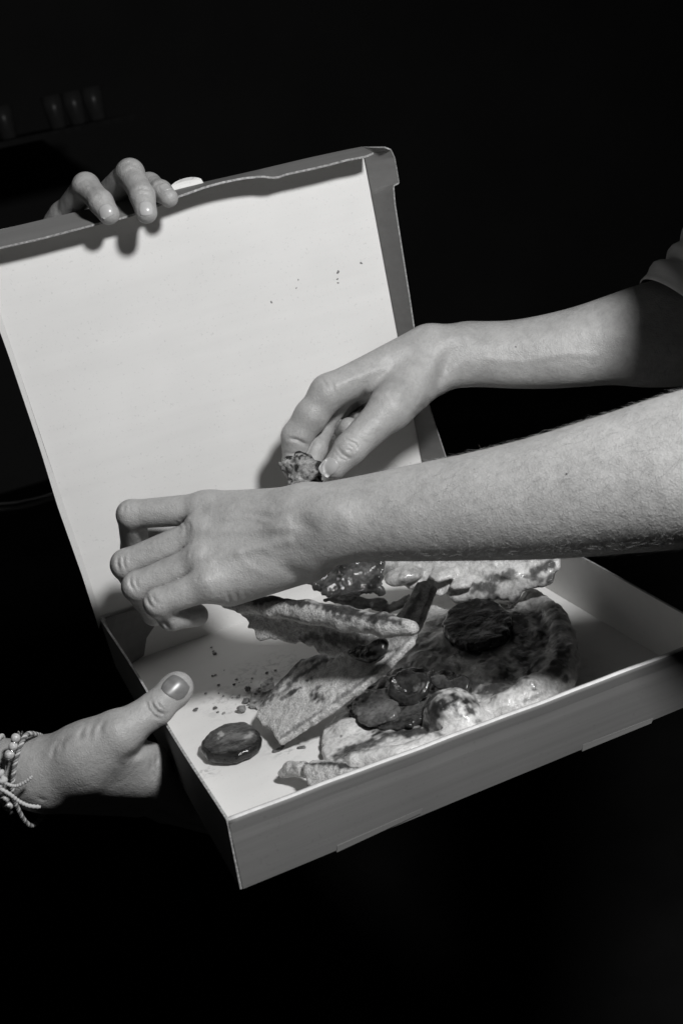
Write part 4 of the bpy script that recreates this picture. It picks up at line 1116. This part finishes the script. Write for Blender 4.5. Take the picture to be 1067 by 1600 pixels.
for (x, y, z), (x2, y2), r, kind in (((25, 1153, .7595), (21, 1165), .0030, 'b'), ((23, 1159, .759), (20, 1168), .0026, 's'), ((21, 1166, .758), (17, 1176), .0030, 'b'), ((19.5, 1172, .758), (16, 1180), .0026, 's'), ((15.5, 1179, .757), (12, 1190), .0032, 'b'), ((14, 1186, .7575), (12, 1194), .0026, 'd'), ((31, 1148, .766), (26, 1150), .0027, 's'), ((35, 1148, .772), (30, 1148), .0026, 'd'),
                            ((6, 1241, .763), (9, 1248), .0030, 'd'), ((8, 1248, .764), (11, 1255), .0032, 'b'), ((10.5, 1254, .766), (14, 1260), .0028, 's'), ((13, 1259, .768), (17, 1264), .0034, 'b'), ((17, 1264, .771), (21, 1268), .0028, 's'), ((20, 1268, .775), (24, 1271), .0030, 'd')):
    bead(U(x, y, z), U(x2, y2, z) - U(x, y, z), r, r * (0.95 if kind == 'b' else 0.3), {'b': M['bead'], 's': M['steel'], 'd': M['dark_bead']}[kind], 'bead' if kind == 'b' else 'spacer')
br3 = empty('cord_bracelet', U(0, 1262, .78), 'white cord bracelet with a knot and two loose ends', 'bracelet')
p3 = [(4, 1150, .790), (-4, 1160, .765), (-6, 1185, .757), (-2, 1212, .757), (-6, 1240, .763), (-4, 1260, .785), (2, 1250, .81), (6, 1200, .818), (6, 1165, .808)]
braid([U(*q) for q in p3], .0008, .0009, .006, [M['cord_white']] * 3, br3, True)
for nmx, pth, rd in (('cord_end', [(4, 1221, .755), (14, 1226, .753), (26, 1228, .753), (40, 1222, .752), (51, 1213, .751)], .0011), ('cord_end', [(0, 1232, .754), (16, 1241, .753), (30, 1252, .757), (46, 1259, .760), (64, 1261, .762)], .0013)):
    C = smooth_path([U(*q) for q in pth], 14)
    rads = rd * (1 + 0.16 * np.sin(np.arange(len(C)) * 1.5)); rads[-3:] *= 0.7
    tube(nmx, C, rads, M['cord_white'], br3)
for kx, ky, kz, r in ((3, 1213, .755, .0030), (5, 1222, .754, .0026), (1, 1228, .755, .0024)):
    o = lump('knot', U(kx, ky, kz) - UP * .002, r, kx + 3, .6, 'crust', 1.0, br3); o.data.materials[0] = M['cord_white']

# ------------------------------------------------------------------ dim things behind
def lathe(name, ctr, prof_, mt, parent, k=64, caps=True):
    V, F = [], []
    for r, z in prof_:
        for j in range(k):
            a = 2 * math.pi * j / k
            V.append((ctr[0] + r * math.cos(a), ctr[1] + r * math.sin(a), ctr[2] + z))
    for i in range(len(prof_) - 1):
        for j in range(k):
            F.append((i * k + j, i * k + (j + 1) % k, (i + 1) * k + (j + 1) % k, (i + 1) * k + j))
    if caps:
        F.append(tuple(range(k))[::-1]); F.append(tuple((len(prof_) - 1) * k + j for j in range(k)))
    return mesh_obj(name, V, F, mt, parent)
M['dim_metal'] = plain('dull_pale_metal', 0.5, 0.4, 0.5, var=0.05)
M['dim_dark'] = plain('dark_painted_metal', 0.006, 0.6, 0.3, var=0.004)
rail = empty('curved_rail', (U(110, 760, 1.76)[0], U(110, 760, 1.76)[1], 0.0), 'dim curved metal rail in the dark behind the box at left', 'rail')
tube('rail_bar', smooth_path([U(-120, 790, 1.72), U(-40, 798, 1.74), U(5, 796, 1.75), U(40, 791, 1.755), U(85, 777, 1.76), U(128, 756, 1.765)], 8), .0034, M['dim_metal'], rail)
tube('rail_bar', smooth_path([U(-120, 778, 1.75), U(-40, 787, 1.77), U(15, 786, 1.78), U(50, 780, 1.785), U(85, 770, 1.79), U(128, 751, 1.795)], 8), .0018, M['dim_metal'], rail)
for q in ((-120, 790, 1.73), (128, 756, 1.772)):
    p_ = U(*q); tube('post', [p_ - UP * 0.004, np.array([p_[0], p_[1], 0.0])], .008, M['dim_dark'], rail)
shelf_p = U(80, 205, 3.1)
M['shelf'] = plain('dark_shelf_board', 0.03, 0.8, 0.2, var=0.008)
sh = slab('shelf', (shelf_p[0] - 0.75, shelf_p[1] - 0.02, shelf_p[2] - 0.015), (shelf_p[0] + 0.22, 4.598, shelf_p[2]), M['shelf'])
tag(sh, 'barely visible dark shelf at the upper left', 'shelf')
M['dim_glass'] = plain('dim_glassware', 0.075, 0.35, 0.5, var=0.02, vscale=30)
for i, (x, lab) in enumerate(((12, 'barely visible glass at the left end of the dark shelf'), (95, 'barely visible glass in the middle of the dark shelf'), (128, 'brightest of the dim glasses on the dark shelf'), (160, 'barely visible glass at the right end of the dark shelf'))):
    q = U(x, 200, 3.16); g_ = empty('drinking_glass', (q[0], q[1] + 0.02, shelf_p[2]), lab, 'glass', 'glasses on the dark shelf')
    lathe('bowl', np.array([q[0], q[1] + 0.02, shelf_p[2]]), [(0.016, 0.001), (0.022, 0.004), (0.026, 0.05), (0.028, 0.085), (0.026, 0.085), (0.022, 0.01)], M['dim_glass'], g_, 28)
print('done', time.time() - _T0)
